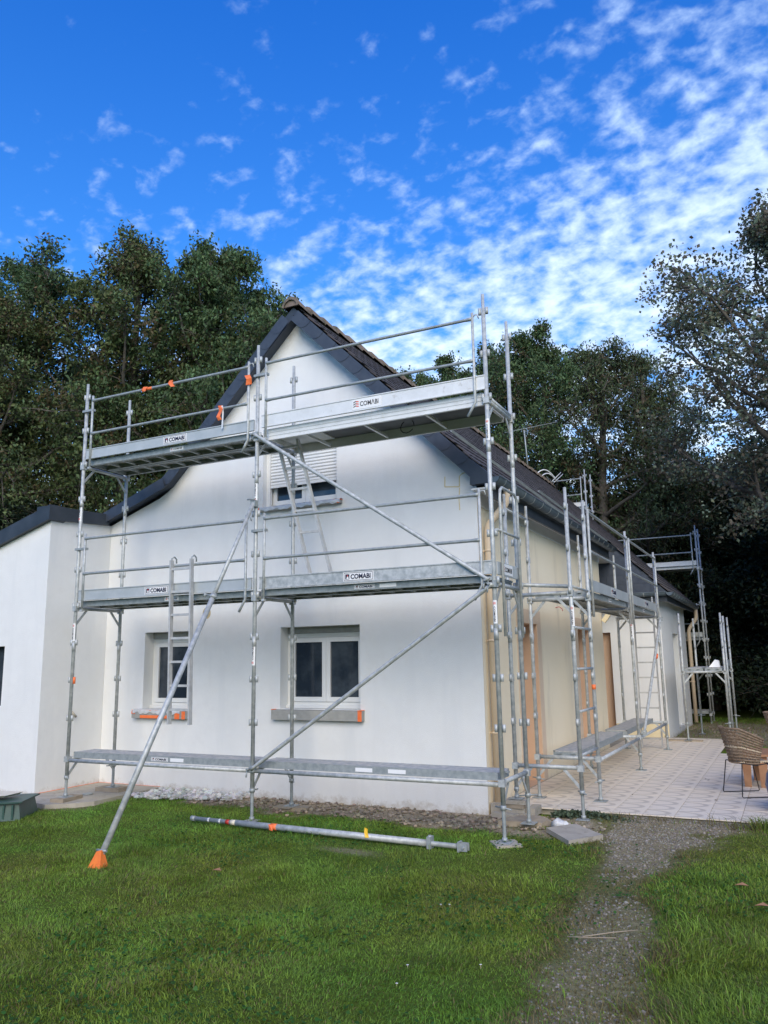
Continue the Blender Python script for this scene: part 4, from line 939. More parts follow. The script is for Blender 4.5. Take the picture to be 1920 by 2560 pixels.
for k in (.22, .38): b = MB(); b.path([a+u*k, a+u*(k+.025)], .0255, 8); b.obj('tape_wrap', 'stick', pr)
rag(pr, [a+u*2.30+Vector((0, -.02, .09)), a+u*2.30+Vector((0, -.03, .05)), a+u*2.32+Vector((0, -.04, .0))], .045, 'yellow')
# green box with a cream tray
gb = thing('storage_box', (-.22, -1.05, 0), 'low dark green plastic box on the grass at the left edge of the lawn', 'plastic box')
def frustum(b, cx, cy, w0, d0, w1, d1, z0, z1, rz):
    R = Matrix.Rotation(rz, 3, 'Z'); vs = []
    for (w, d, z) in ((w0, d0, z0), (w1, d1, z1)):
        for (sx, sy) in ((-1, -1), (-.6, -1.12), (.6, -1.12), (1, -1), (1.0, 1), (-1, 1)): vs.append(Vector((cx, cy, z))+R @ Vector((sx*w/2, sy*d/2, 0)))
    n = 6; b.add(vs, [tuple(range(n))[::-1], tuple(range(n, 2*n))]+[(i, (i+1) % n, n+(i+1) % n, n+i) for i in range(n)])
b = MB(); frustum(b, -.22, -.98, .98, .62, .90, .55, -.01, .19, .55); b.obj('body', 'pgreen', gb)
b = MB(); frustum(b, -.22, -.98, 1.0, .64, 1.0, .64, .188, .205, .55); b.obj('rim', 'pgreen', gb)
for k in range(9):
    R = Matrix.Rotation(.55, 3, 'Z'); q = Vector((-.22, -.98, .09))+R @ Vector((-.40+.10*k, -.345+.005*abs(k-4), 0)); b = MB(); b.box(q, (.022, .022, .16), R); b.obj('rib', 'pgreen', gb)
b = MB(); frustum(b, -.16, -.92, .42, .26, .50, .34, .235, .262, .2); single(b, 'plastic_tray', 'cream', 'cream plastic lid lying on top of the dark green box', 'tray')

# wicker chair(s)
def wicker_chair(loc, rz, label):
    """+x = the way the sitter looks; z 0 at the floor"""
    t = thing('wicker_chair', loc, label, 'chair'); L = Vector(loc); R = Matrix.Rotation(rz, 3, 'Z'); P = lambda x, y, z: L+R @ Vector((x, y, z))
    for s in (-1, 1):
        b = MB(); b.path([P(-.17, s*.14, .40), P(-.19, s*.20, .405), P(-.24, s*.235, .02), P(-.23, s*.24, .006), P(.23, s*.24, .006), P(.24, s*.235, .02), P(.15, s*.20, .405), P(.13, s*.14, .40)], .0065, 6)
        lg = b.obj('sled_leg', 'black', t)
        for x in (-.16, .16): b = MB(); b.box(P(x, s*.24, .0), (.035, .018, .012)); b.obj('foot_pad', 'black', lg)
    b = MB(); b.path([P(-.19, .19, .405), P(-.02, .21, .378), P(.20, .18, .40)], .0065, 6); b.path([P(-.19, -.19, .405), P(-.02, -.21, .378), P(.20, -.18, .40)], .0065, 6); b.path([P(-.16, -.2, .40), P(-.16, .2, .40)], .0065, 6); b.obj('under_frame', 'black', t)
    # bucket shell woven of horizontal canes with flat vertical staves
    def shell(a, h):   # a angle from back (-PI..PI), h 0..1
        w = abs(a)/PI
        topz = .82-.30*max(0, w-.28)/.72 if w < 1 else .52
        z = .40+(topz-.40)*h
        r = .19+.075*h+.02*h*h
        return P(-math.cos(a)*r*(1.02)-.02, math.sin(a)*r*1.05, z)
    A = .60*PI; nh = 12
    for j in range(nh):
        h = j/(nh-1); b = MB(); K = 34; pts = []
        for i in range(K+1):
            a = -A+2*A*i/K; q = shell(a, h); c = shell(a, h); nrm = (c-P(0, 0, c.z-L.z)).normalized(); wv = .005*(1 if (i+j) % 2 else -1); pts.append(q+nrm*wv)
        thick = .0145 if j == nh-1 else .0125
        b.path(pts, thick, 5); b.obj('cane', 'wickerl' if j == 5 else 'wicker', t)
    b = MB()
    for i in range(26):
        a = -A+2*A*i/25; b.path([shell(a, k/5) for k in range(6)], .007, 4)
    sv = b.obj('staves', 'wicker', t); sv['kind'] = 'stuff'
    b = MB()
    for i in range(14):
        x = -.17+.40*i/13; wd = .17 if x < .1 else .17-.03*(x-.1)/.13; b.path([P(x, -wd, .41+.004*(i % 2)), P(x, 0, .398), P(x, wd, .41+.004*(i % 2))], .0105, 5)
    st = b.obj('seat', 'wickerl', t)
    return t
wicker_chair((8.12, 3.46, TZ), .545, 'wicker bucket chair on black sled legs at the right of the terrace')
wicker_chair((8.56, 6.45, TZ), .25, 'second wicker chair further back, cut by the right edge of the picture')
stl = thing('table', (8.40, 4.30, TZ), 'wooden table on tapered plank legs standing behind the front wicker chair', 'table')
for (x, y) in ((8.06, 4.12), (8.26, 4.08), (8.95, 4.2), (8.9, 4.7), (8.15, 4.75)):
    b = MB(); b.add([(x-.042, y-.012, TZ), (x+.042, y-.012, TZ), (x+.042, y+.014, TZ), (x-.042, y+.014, TZ), (x-.058, y-.012, TZ+.40), (x+.058, y-.012, TZ+.40), (x+.058, y+.014, TZ+.40), (x-.058, y+.014, TZ+.40)], [(0, 1, 5, 4), (1, 2, 6, 5), (2, 3, 7, 6), (3, 0, 4, 7), (4, 5, 6, 7), (0, 3, 2, 1)]); b.obj('leg', 'stoolwood', stl)
b = MB(); b.bb((8.0, 4.02, TZ+.40), (9.05, 4.85, TZ+.43)); b.obj('tabletop', 'stoolwood', stl)
# blue pot
bp = thing('plant_pot', (8.64, 2.40, TZ), 'big round dark blue glazed pot cut by the right picture edge', 'pot')
b = MB(); prof = [(.17, 0), (.22, .04), (.285, .16), (.31, .28), (.29, .40), (.25, .47), (.27, .50), (.245, .50), (.22, .44)]
K = 28; vs = [(8.64+r*math.cos(2*PI*k/K), 2.40+r*math.sin(2*PI*k/K), TZ+z) for r, z in prof for k in range(K)]; fs = [(i*K+k, i*K+(k+1) % K, (i+1)*K+(k+1) % K, (i+1)*K+k) for i in range(len(prof)-1) for k in range(K)]
b.add(vs, fs, True); b.obj('body', 'blue', bp)
b = MB(); b.tube((8.64, 2.4, TZ+.38), (8.64, 2.4, TZ+.43), .22, 20); b.obj('soil', 'bark', bp)
b = MB(); b.bb((6.25, 9.95, TZ+.001), (6.95, 10.12, TZ+.028)); single(b, 'board', 'wood', 'flat board on the far end of the terrace under a scaffold foot', 'board')

# ------------------------------------------------------------------ trees
def tube_arrays(paths, seg):
    """paths: list of (pts Nx3, radii N) -> V,F"""
    VV, FF, n0 = [], [], 0
    ang = np.arange(seg)*2*np.pi/seg
    for P, R in paths:
        P = np.asarray(P, float); d = np.gradient(P, axis=0); d /= np.linalg.norm(d, axis=1)[:, None]+1e-9
        ref = np.where(np.abs(d[:, 2:3]) < .9, np.array([[0, 0, 1.]]), np.array([[1., 0, 0]])); a = np.cross(d, ref); a /= np.linalg.norm(a, axis=1)[:, None]+1e-9; b = np.cross(a, d)
        V = P[:, None]+(a[:, None]*np.cos(ang)[None, :, None]+b[:, None]*np.sin(ang)[None, :, None])*np.asarray(R)[:, None, None]
        n = len(P); VV.append(V.reshape(-1, 3)); i = np.arange(n-1)[:, None]*seg; k = np.arange(seg)[None]; k2 = (k+1) % seg
        FF.append(np.stack([i+k, i+k2, i+seg+k2, i+seg+k], -1).reshape(-1, 4)+n0); n0 += n*seg
    return np.concatenate(VV), np.concatenate(FF)
def unit(v): return v/(np.linalg.norm(v, axis=-1, keepdims=True)+1e-9)
def leaf_mesh(name, C, size, rng, col, droop=.3, aspect=.55, mt='leaf'):
    """C: Nx3 leaf centres; one folded quad pair each"""
    n = len(C); ax = unit(rng.normal(size=(n, 3))+np.array([0, 0, -droop])); nr = unit(rng.normal(size=(n, 3))*.9+np.array([0, 0, .9])); sd_ = unit(np.cross(ax, nr)); nn = np.cross(sd_, ax)
    s = size*rng.uniform(.65, 1.3, (n, 1)); w = s*aspect
    V = np.stack([C-ax*s*.5, C+sd_*w*.5+nn*s*.10, C+ax*s*.5, C-sd_*w*.5+nn*s*.10], 1).reshape(-1, 3); F = np.arange(n*4).reshape(-1, 4)
    return np_mesh(name, V, F, mt, np.repeat(col, 4, 0))
def make_tree(seed, H, R, cb, nl, nleaf, lsize, base, alt, alt_p=.1, prof='oak', clump=.42, droop=.3, lean=(0, 0), twigs=True, asp=.55):
    rng = np.random.default_rng(seed); paths = []; thin = []
    tz = np.linspace(0, H*.93, 12); wob = np.cumsum(rng.normal(0, .06*R/3, (12, 2)), 0); T = np.stack([wob[:, 0]+lean[0]*tz/H, wob[:, 1]+lean[1]*tz/H, tz], 1); r_t = .02*H*(1-tz/H*.93)+.02
    paths.append((T, r_t)); tips = []
    def radius(h):
        t = np.clip((h-cb)/(H-cb), 0, 1)
        if prof == 'oak': return R*(np.sin(np.pi*np.clip(t*.80+.16, 0, 1))**.65)
        if prof == 'cone': return R*(1-t)**.8+.15
        if prof == 'poplar': return R*(np.sin(np.pi*np.clip(t*.75+.2, 0, 1))**.8)
        return R*np.ones_like(t)*(1-.45*t)
    for i in range(nl):
        h = cb*.92+(H*.93-cb*.92)*((i+rng.uniform(0, .9))/nl); p0 = np.array([np.interp(h, tz, T[:, 0]), np.interp(h, tz, T[:, 1]), h])
        az = i*2.399+rng.uniform(-.4, .4); L = float(radius(min(h+.12*(H-cb), H)))*rng.uniform(.78, 1.12); up = {'oak': .12, 'cone': -.12, 'poplar': .75, 'round': .1}.get(prof, .3)+(.75 if prof == 'oak' else .5)*((h-cb)/(H-cb))**1.5
        d = unit(np.array([math.cos(az), math.sin(az), up])); n = 7; P = [p0]
        for k in range(n): d = unit(d+rng.normal(0, .13, 3)+np.array([0, 0, .05 if prof != 'cone' else -.03])); P.append(P[-1]+d*L*(1.05 if prof != 'poplar' else 1.2)/n)
        P = np.array(P); rl = float(np.interp(h, tz, r_t))*.45*np.linspace(1, .15, n+1)+.008; paths.append((P, rl))
        for j in range(int((7 if prof != 'poplar' else 9)+L*2.0)):
            t = 1-.8*rng.random()**1.35; q = np.array([np.interp(t*n, np.arange(n+1), P[:, c]) for c in range(3)]); dd = unit(d*.5+rng.normal(0, 1, 3)+np.array([0, 0, .35 if prof != 'cone' else -.1])); l2 = L*rng.uniform(.22, .48)*(1.2-.4*t)
            Q = [q]
            for k in range(4): dd = unit(dd+rng.normal(0, .22, 3)); Q.append(Q[-1]+dd*l2/4)
            Q = np.array(Q); thin.append((Q, np.linspace(.018, .005, 5)+.004*H/12*(.3 if prof == 'poplar' else 1)))
            tips += [(Q[2], .8), (Q[3], 1.0), (Q[4], 1.2)]
            for m in range(2):
                e = Q[2+m]+unit(rng.normal(0, 1, 3)+np.array([0, 0, .4]))*l2*.5; thin.append((np.array([Q[2+m], (Q[2+m]+e)/2+rng.normal(0, .03, 3), e]), np.array([.008, .006, .004]))); tips.append((e, 1.0))
    for k in range(10): tips.append((T[-1]+rng.normal(0, .25, 3)+np.array([0, 0, .25]), 1.0))
    V1, F1 = tube_arrays(paths, 8); V2, F2 = tube_arrays(thin, 3)
    trunk = np_mesh('trunk', V1, F1, 'bark', None, True); limbs = np_mesh('twigs', V2, F2, 'bark', None, True)
    tp = np.array([t[0] for t in tips]); wt = np.array([t[1] for t in tips]); idx = rng.choice(len(tp), nleaf, p=wt/wt.sum())
    Cn = tp[idx]+np.clip(rng.normal(0, 1, (nleaf, 3)), -1.5, 1.5)*clump*.5*np.array([1, 1, .8])
    Cn = Cn[Cn[:, 2] > .3]; idx = idx[:len(Cn)] if len(idx) > len(Cn) else idx
    n = len(Cn); tone = rng.uniform(.5, 1.6, len(tp))[idx[:n]][:, None]; isalt = (rng.random(len(tp)) < alt_p*1.3)[idx[:n]] | (rng.random(n) < alt_p*.15)
    hue = rng.uniform(-.12, .18, (n, 1))
    col = np.array(base)[None]*tone*rng.uniform(.75, 1.3, (n, 1))*np.concatenate([1+hue, np.ones((n, 1)), 1-hue*.6], 1); col[isalt] = np.array(alt)[None]*rng.uniform(.6, 1.3, (isalt.sum(), 1))
    crown = leaf_mesh('crown', Cn, lsize, rng, col, droop, asp)
    return trunk, limbs, crown
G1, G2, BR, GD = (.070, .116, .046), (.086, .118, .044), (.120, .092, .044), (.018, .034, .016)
KIND = {
 'oak_a': make_tree(1, 15, 4.3, 2.6, 34, 58000, .132, G1, BR, .06, clump=.36),
 'oak_b': make_tree(2, 15, 3.9, 2.2, 34, 56000, .132, G2, BR, .13, clump=.36),
 'oak_c': make_tree(3, 14, 3.3, 2.4, 32, 48000, .130, G1, (.06, .07, .02), .10, clump=.34),
 'ash': make_tree(4, 13, 3.0, 2.0, 32, 21000, .150, (.066, .094, .042), (.095, .075, .042), .14, clump=.38, droop=.9, asp=.36),
 'poplar': make_tree(5, 13.5, 3.5, 4.4, 34, 40000, .098, (.125, .155, .105), (.15, .125, .09), .2, prof='poplar', clump=.38, asp=.8),
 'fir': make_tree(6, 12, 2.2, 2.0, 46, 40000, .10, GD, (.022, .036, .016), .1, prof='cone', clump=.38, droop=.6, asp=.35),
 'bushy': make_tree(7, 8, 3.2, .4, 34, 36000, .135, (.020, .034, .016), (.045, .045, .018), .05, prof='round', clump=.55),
}
def tree(kind, x, y, h, w, rz, label, name, group):
    t = thing(name, (x, y, -.05), label, 'tree', group); tr, li, cr = KIND[kind]; H0 = max(v.co.z for v in cr.vertices) if kind not in HC else HC[kind]; HC[kind] = H0
    a = link('trunk', tr, t, (x, y, -.05)); b_ = link('limbs', li, t, (x, y, -.05)); c = link('crown', cr, t, (x, y, -.05)); b_['kind'] = 'stuff'; c['kind'] = 'stuff'
    t.scale = (w, w, h/H0); t.rotation_euler = (0, 0, rz); return t
HC = {}
GL, GC, GR = 'tall trees behind the left side of the house', 'trees standing behind the ridge of the house', 'dark trees closing the right side of the garden'
TL = [  # kind, x, y, height, width factor, label
 ('oak_a', -12.2, 8.4, 15.2, 1.0, 'leftmost tall oak, green and brown, standing at the left picture edge', 'oak_tree', GL),
 ('oak_b', -9.5, 9.9, 15.8, 1.0, 'tallest oak of the left group with browning top and bare twigs', 'oak_tree', GL),
 ('oak_c', -8.2, 12.6, 15.9, 1.1, 'oak with two narrow tops in the middle of the left group', 'oak_tree', GL),
 ('oak_c', -6.7, 10.8, 15.6, .9, 'slender dark green oak second left of the house peak', 'oak_tree', GL),
 ('oak_c', -6.2, 13.2, 14.6, .80, 'rounded oak just left of the ridge end of the house', 'oak_tree', GL),
 ('oak_b', -12.8, 4.6, 13.5, .95, 'dense oak low at the left edge behind the annex', 'oak_tree', GL),
 ('oak_b', -11.0, 6.3, 12.6, .8, 'oak low at the left edge between the leftmost oak and the annex roof', 'oak_tree', GL),
 ('oak_b', -14.5, 13.5, 14.0, 1.1, 'oak far behind at the left edge, mostly hidden', 'oak_tree', GL),
 ('oak_a', -9.0, 16.5, 13.0, 1.1, 'broad oak in the second row behind the annex roof', 'oak_tree', GL),
 ('bushy', -7.2, 8.6, 6.2, 1.0, 'low bushy tree filling the gap above the annex coping', 'bushy_tree', GL),
 ('bushy', -10.4, 6.6, 7.0, 1.1, 'low bushy tree at the left edge right above the annex roof', 'bushy_tree', GL),
 ('bushy', -4.8, 9.8, 6.4, .8, 'low bushy tree behind the shallow end of the left roof', 'bushy_tree', GL),
 ('oak_c', -3.7, 19.4, 13.4, .72, 'green oak whose top shows first right of the roof slope', 'oak_tree', GC),
 ('oak_c', -2.2, 20.4, 14.0, .8, 'oak behind the middle of the ridge with a narrow top', 'oak_tree', GC),
 ('oak_a', -.3, 20.6, 14.2, .85, 'oak between the two tall scaffold posts', 'oak_tree', GC),
 ('oak_a', 1.5, 20.2, 14.3, .82, 'broad rounded oak right of the tall scaffold posts', 'oak_tree', GC),
 ('ash', 3.3, 19.7, 13.0, 1.0, 'brownish ash with drooping narrow leaves behind the roof', 'ash_tree', GC),
 ('ash', 4.5, 20.4, 12.8, .95, 'brownish ash with pointed top left of the poplar', 'ash_tree', GC),
 ('ash', 5.3, 21.0, 11.6, .8, 'thin ash with sky showing through, touching the poplar', 'ash_tree', GC),
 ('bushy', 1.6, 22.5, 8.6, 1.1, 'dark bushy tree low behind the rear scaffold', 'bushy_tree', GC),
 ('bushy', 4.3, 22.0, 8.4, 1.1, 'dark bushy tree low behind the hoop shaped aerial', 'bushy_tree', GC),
 ('poplar', 9.45, 12.6, 13.3, 1.0, 'tall sparse poplar with small rounded leaves against the sky', 'poplar_tree', None),
 ('fir', 10.35, 8.6, 11.6, .52, 'dark fir whose branches reach in at the right picture edge', 'fir_tree', None),
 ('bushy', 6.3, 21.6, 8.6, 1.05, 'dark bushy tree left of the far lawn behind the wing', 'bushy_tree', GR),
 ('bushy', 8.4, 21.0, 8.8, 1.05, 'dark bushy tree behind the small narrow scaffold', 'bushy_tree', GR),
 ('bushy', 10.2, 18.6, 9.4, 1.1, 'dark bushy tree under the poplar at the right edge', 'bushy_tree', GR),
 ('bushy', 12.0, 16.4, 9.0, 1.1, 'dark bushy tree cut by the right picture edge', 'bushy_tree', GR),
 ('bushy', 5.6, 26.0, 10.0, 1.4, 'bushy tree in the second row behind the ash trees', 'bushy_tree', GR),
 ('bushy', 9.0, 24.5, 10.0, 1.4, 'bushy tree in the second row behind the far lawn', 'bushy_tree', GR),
]
for i, (k, x, y, h, w, lab, nm, g) in enumerate(TL): tree(k, x, y, h, w, (i*1.37) % 6.28, lab, nm, g)
# far wood that closes the horizon
rng = np.random.default_rng(77); CN = []
for a in np.linspace(-PI, PI, 210):
    for r in (30, 33):
        h = 5.2+2.2*math.sin(a*9+r)+1.2*math.sin(a*23)
        c = np.array([8.7+math.sin(a)*r, -7.9+math.cos(a)*r*1.08, 0]); c2 = c+rng.normal(0, 1.0, (420, 3)); c2[:, 2] = rng.uniform(0, max(h, 2.5), 420)*rng.uniform(.7, 1, 420); CN.append(c2)
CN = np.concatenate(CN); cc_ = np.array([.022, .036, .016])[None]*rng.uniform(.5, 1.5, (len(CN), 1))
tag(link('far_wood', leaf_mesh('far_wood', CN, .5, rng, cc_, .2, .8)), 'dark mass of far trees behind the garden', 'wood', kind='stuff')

# ------------------------------------------------------------------ grass, gravel, stones
rng = np.random.default_rng(5)
def in_view(x, y, m=1.0):
    dx, dy = x-8.74, y+7.94; f = dx*math.sin(YAW)+dy*math.cos(YAW); r = dx*math.cos(YAW)-dy*math.sin(YAW)
    return (f > 3.7) & (np.abs(r) < f*.49+m), f
def free(x, y):
    ok = ~((y > 1.38) & (x < 5.9)) & ~((x > 5.72) & (x < 10.2) & (y > 1.60) & (y < 8.12)) & ~((x > 5.3) & (x < 7.37) & (y > 8.0) & (y < 10.92)) & ~((x < -.85) & (y > .2))
    ok &= ~((x > -.86) & (x < .36) & (y > -.16+.0*x) & (y < 1.4)); ok &= ~((x < 6.2) & (y > 10.8) & (y < 15.4))
    return ok
def scatter(n, x0, x1, y0, y1, dens):
    x = rng.uniform(x0, x1, n); y = rng.uniform(y0, y1, n); v, f = in_view(x, y); k = v & free(x, y) & (rng.random(n) < dens(x, y, f)); return x[k], y[k]
def blades(name, x, y, hh, ww, kind='stuff', lab=None, green=None):
    n = len(x); a = rng.uniform(0, 2*np.pi, n); z = hill(x, y)
    lean = rng.normal(0, .42, (n, 2))+np.stack([fbm(x, y, 2.7, 71)-.5, fbm(x, y, 2.7, 81)-.5], 1)*1.8; h = hh[:, None]
    B = np.stack([x, y, z-.004], 1); sd_ = np.stack([np.cos(a), np.sin(a), np.zeros(n)], 1)*ww[:, None]*.5
    up = np.concatenate([lean*.55, np.ones((n, 1))], 1)*h; up2 = np.concatenate([lean*1.25, np.ones((n, 1))*.85], 1)*h
    V = np.stack([B-sd_, B+sd_, B+up*.55+sd_*.75, B+up*.55-sd_*.75, B+up2*.98], 1).reshape(-1, 3); i = np.arange(n)*5
    F = np.concatenate([np.stack([i, i+1, i+2], 1), np.stack([i, i+2, i+3], 1), np.stack([i+3, i+2, i+4], 1)]); 
    t = fbm(x, y, 1.2, 21); t2 = fbm(x, y, .55, 31)
    g = np.stack([.095+.125*t2, .185+.140*t, .026+.022*t], 1)*rng.uniform(.55, 1.4, (n, 1))*(.62+.8*fbm(x, y, 3.1, 61))[:, None]
    dry = (rng.random(n) < (.05+.30*np.clip(t2*2-1, 0, 1)+.75*np.clip(path_h(x, y)+soil_w(x, y), 0, 1))); g[dry] = np.array([.20, .165, .075])[None]*rng.uniform(.55, 1.2, (dry.sum(), 1))
    return np_mesh(name, V, F, 'grass', np.repeat(g, 5, 0), nv=3)
def dmul(x, y): return np.clip(1-1.05*soil_w(x, y)-.72*path_w(x, y), .12, 1)
x1, y1 = scatter(330000, 2.0, 10.5, -5.8, -1.5, lambda x, y, f: dmul(x, y)*np.clip(1.0-.055*(f-4), .3, 1))
x2, y2 = scatter(420000, -6.5, 11.5, -3.2, 1.62, lambda x, y, f: dmul(x, y)*np.where(y < -1.5, np.where(x < 2, 1, 0), 1)*np.clip(1.15-.06*(f-4), .3, 1))
x = np.concatenate([x1, x2]); y = np.concatenate([y1, y2]); tuft = fbm(x, y, 2.2, 41)
hh = rng.uniform(.016, .040, len(x))*(.35+1.5*tuft**1.3)*(1-.45*np.clip(path_w(x, y), 0, 1)); ww = rng.uniform(.0035, .0068, len(x))
tag(link('grass', blades('grass', x, y, hh, ww)), 'mown green lawn with dry patches in front of the house', 'grass', kind='stuff')
# coarse tufts and the strip along the terrace edge
tx, ty, th = [], [], []
spots = [(rng.uniform(2.5, 9.5), rng.uniform(-4.8, .2), rng.uniform(.10, .25), rng.integers(25, 70), .075) for _ in range(120)]+[(8.05+rng.uniform(-.25, 1.2), 1.50+rng.uniform(-.12, .06), .10, 45, .15) for _ in range(30)]+[(rng.uniform(6.3, 7.9), 1.54+rng.uniform(-.08, .04), .06, 18, .07) for _ in range(22)]+[(rng.uniform(7.75, 8.3), rng.uniform(-3.4, -.3), .16, 60, .085) for _ in range(40)]
for (sx, sy, r, n, h) in spots:
    tx.append(rng.normal(sx, r*.5, n)); ty.append(rng.normal(sy, r*.5, n)); th.append(np.full(n, h)*rng.uniform(.5, 1.25, n))
tx, ty, th = map(np.concatenate, (tx, ty, th)); k = free(tx, ty) & (rng.random(len(tx)) < dmul(tx, ty)+.1); tx, ty, th = tx[k], ty[k], th[k]
tag(link('grass_tufts', blades('grass_tufts', tx, ty, th, np.full(len(tx), .0065))), 'longer coarse grass tufts in the lawn and along the terrace edge', 'grass', kind='stuff')
xf, yf = scatter(90000, 6.2, 16, 8.0, 18, lambda x, y, f: np.where((x > 7.4) | (y > 10.9), 1, 0)*dmul(x, y)); 
tag(link('far_grass', blades('far_grass', xf, yf, rng.uniform(.03, .08, len(xf)), np.full(len(xf), .011))), 'strip of lawn beyond the terrace', 'grass', kind='stuff')
# clover and broad weeds
cx, cy = scatter(26000, 2.0, 10.5, -5.8, .6, lambda x, y, f: np.clip((fbm(x, y, .9, 51)-.50)*6, 0, 1)*dmul(x, y)*np.clip(1.5-.14*(f-4), .1, 1))
n = len(cx); lr = rng.uniform(.006, .014, n)*1.0; a = rng.uniform(0, 6.28, n); C = np.stack([cx, cy, hill(cx, cy)+rng.uniform(.02, .045, n)], 1)
nrm = unit(rng.normal(0, .35, (n, 3))+np.array([0, 0, 1.])); u1 = unit(np.cross(nrm, np.stack([np.cos(a), np.sin(a), np.zeros(n)], 1))); u2 = np.cross(nrm, u1); V = []
for k in range(6): V.append(C+(u1*math.cos(k*PI/3)+u2*math.sin(k*PI/3))*lr[:, None]*(1.15 if k % 2 else .85))
V = np.stack(V, 1).reshape(-1, 3); F = np.arange(n*6).reshape(-1, 6); colr = np.repeat(np.array([[.035, .105, .016]])*rng.uniform(.6, 1.5, (n, 1)), 6, 0)
tag(link('clover', np_mesh('clover', V, F, 'grass', colr, nv=6)), 'low clover patches in the lawn', 'clover', kind='stuff')
# loose stones
ico = bmesh.new(); bmesh.ops.create_icosphere(ico, subdivisions=1, radius=1); IV = np.array([v.co[:] for v in ico.verts]); IF = np.array([[v.index for v in f.verts] for f in ico.faces]); ico.free()
def stones(name, x, y, z, r, base, mt, var=.4):
    n = len(x); nv = len(IV); sc = rng.uniform(.6, 1.3, (n, 1, 3))*np.array([1, 1, .62]); jit = rng.uniform(.78, 1.2, (n, nv, 1)); a = rng.uniform(0, 6.28, n); ca, sa = np.cos(a)[:, None], np.sin(a)[:, None]
    P = IV[None]*jit*sc*r[:, None, None]; X = P[..., 0]*ca-P[..., 1]*sa; Y = P[..., 0]*sa+P[..., 1]*ca; V = np.stack([X+x[:, None], Y+y[:, None], P[..., 2]+z[:, None]], -1).reshape(-1, 3)
    F = (IF[None]+(np.arange(n)*nv)[:, None, None]).reshape(-1, 3); c = np.repeat(np.array(base)[None]*rng.uniform(1-var, 1+var, (n, 1))*rng.uniform(.93, 1.07, (n, 3)), nv, 0)
    return np_mesh(name, V, F, mt, c, nv=3)
gx_, gy_ = scatter(60000, 6.2, 8.8, -5.6, 1.66, lambda x, y, f: np.clip(path_w(x, y)*1.1-.34, 0, 1)*np.where(f > 8.3, .75, .45))
tag(link('gravel', stones('gravel', gx_, gy_, hill(gx_, gy_)+.003, rng.uniform(.004, .012, len(gx_))*np.where(rng.random(len(gx_)) < .05, 1.7, 1), (.22, .20, .165), 'gravel', .4)), 'grey gravel of the footpath leading to the terrace', 'gravel', kind='stuff')
sx = rng.uniform(.42, 1.95, 700); sy = 1.36-rng.random(700)*(.62-.28*np.clip(sx-.9, 0, 1)); sz = rng.uniform(.0, .05, 700)*(1-.5*(1.36-sy)); 
tag(link('pale_stones', stones('pale_stones', sx, sy, sz, rng.uniform(.018, .045, 700), (.56, .55, .52), 'stonew', .35)), 'heap of pale stones at the foot of the gable wall', 'stones', kind='stuff')
sx = np.concatenate([rng.uniform(1.4, 5.8, 900), rng.uniform(5.9, 6.8, 260), rng.uniform(6.3, 8, 200)]); sy = np.concatenate([rng.uniform(.35, 1.38, 900), rng.uniform(.7, 1.6, 260), rng.uniform(11, 15, 200)]); k = rng.random(len(sx)) < soil_w(sx, sy)
sx, sy = sx[k], sy[k]; tag(link('soil_clods', stones('soil_clods', sx, sy, np.full(len(sx), .004), rng.uniform(.008, .032, len(sx)), (.27, .22, .165), 'gravel', .5)), 'clods and pebbles in the bare soil along the wall', 'soil', kind='stuff')
# weed at the terrace edge
wx, wy = rng.uniform(6.12, 7.15, 900), rng.normal(1.50, .055, 900); wz = rng.uniform(.005, .075, 900)*np.exp(-((wx-6.45)/.45)**2)+.01
tag(link('weeds', leaf_mesh('weeds', np.stack([wx, wy, wz], 1), .055, rng, np.array([[.085, .12, .075]])*rng.uniform(.5, 1.4, (900, 1)), .1, .5)), 'grey green weeds growing along the front edge of the terrace', 'weeds', kind='stuff')
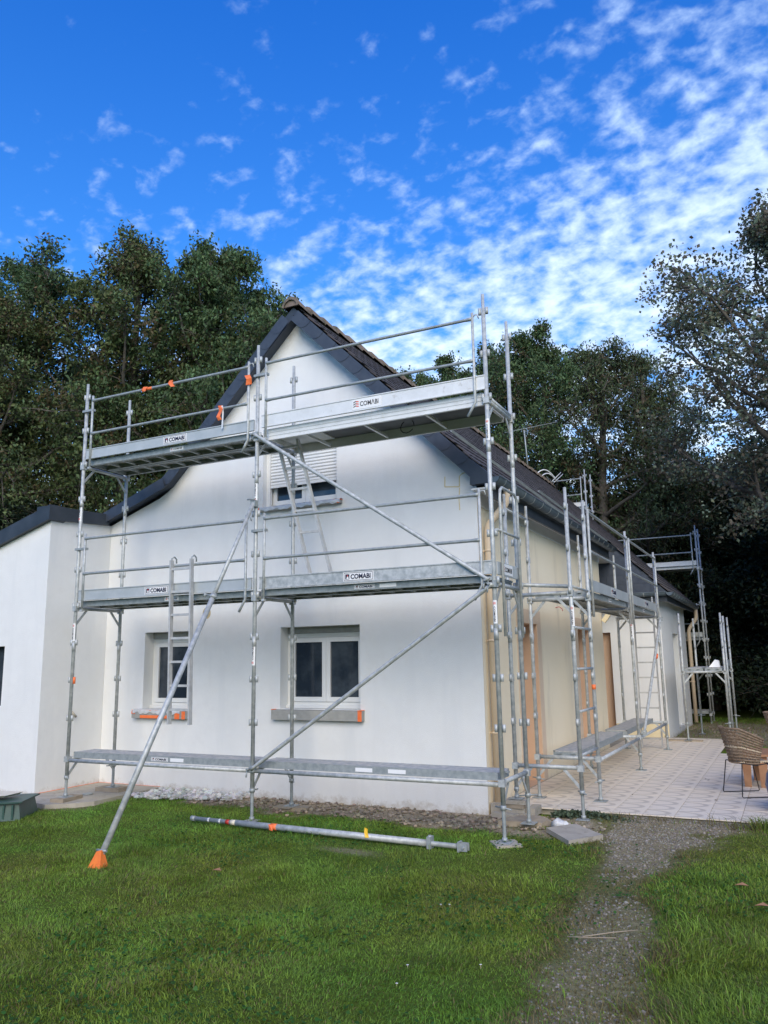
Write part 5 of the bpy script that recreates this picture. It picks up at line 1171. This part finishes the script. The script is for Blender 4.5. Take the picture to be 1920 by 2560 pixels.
# bare twigs, daisies, fallen leaves
b = MB(); b.path([(7.36, -2.42, .02), (7.52, -2.28, .025), (7.66, -2.15, .02)], .004, 5); single(b, 'twig', 'wood', 'upper and longer dry stalk lying across the gravel path', 'twig')
b = MB(); b.path([(7.27, -2.46, .02), (7.40, -2.44, .025), (7.56, -2.36, .02)], .0035, 5); single(b, 'twig', 'wood', 'lower and shorter dry stalk lying across the gravel path', 'twig')
dz = MB(); 
for k in range(9): a = k*.698; dz.m('whiteplas').prism([(0, 0, 0), (math.cos(a-.25)*.006, math.sin(a-.25)*.006, .001), (math.cos(a)*.008, math.sin(a)*.008, .001), (math.cos(a+.25)*.006, math.sin(a+.25)*.006, .001)], (0, 0, .001))
dme = dz.mesh('petals', 'whiteplas')
for (x, y) in ((6.28, -2.2), (6.34, -2.18), (6.55, -3.35), (6.95, -3.2), (6.6, -3.6)):
    t = thing('daisy', (x, y, 0), 'tiny white daisy standing in the short lawn', 'flower', 'small white daisies in the lawn'); link('petals', dme, t, (x, y, float(hill(x, y))+.022)); b = MB(); b.tube((x, y, -.01), (x, y, float(hill(x, y))+.021), .0012, 4); b.obj('stalk', 'surround', t)
for (x, y, lab) in ((8.22, -.85, 'dry brown leaf on the grass near the right picture edge'), (8.38, -1.35, 'dry brown leaf at the right picture edge, nearer than the other'), (4.15, -2.1, 'dry brown leaf on the lawn right of the orange foot guard')):
    b = MB(); b.add([(x-.05, y, .04), (x, y-.03, .055), (x+.055, y+.005, .045), (x+.01, y+.035, .06), (x-.02, y+.03, .045)], [(0, 1, 2), (0, 2, 3), (0, 3, 4)]); single(b, 'fallen_leaf', 'stoolwood', lab, 'leaf')
for k in range(5):
    x, y = random.uniform(6.3, 8.0), random.uniform(1.8, 5.5); b = MB(); a = random.uniform(0, 6); b.add([(x, y, TZ+.003), (x+.03*math.cos(a), y+.03*math.sin(a), TZ+.012), (x+.05*math.cos(a+.3), y+.05*math.sin(a+.3), TZ+.005), (x+.02*math.cos(a+1), y+.02*math.sin(a+1), TZ+.01)], [(0, 1, 2, 3)])
    tag(b.obj('fallen_leaf', 'bark'), 'small dry leaf fragment on the printed terrace tiles', 'leaf', 'leaf fragments on the terrace')
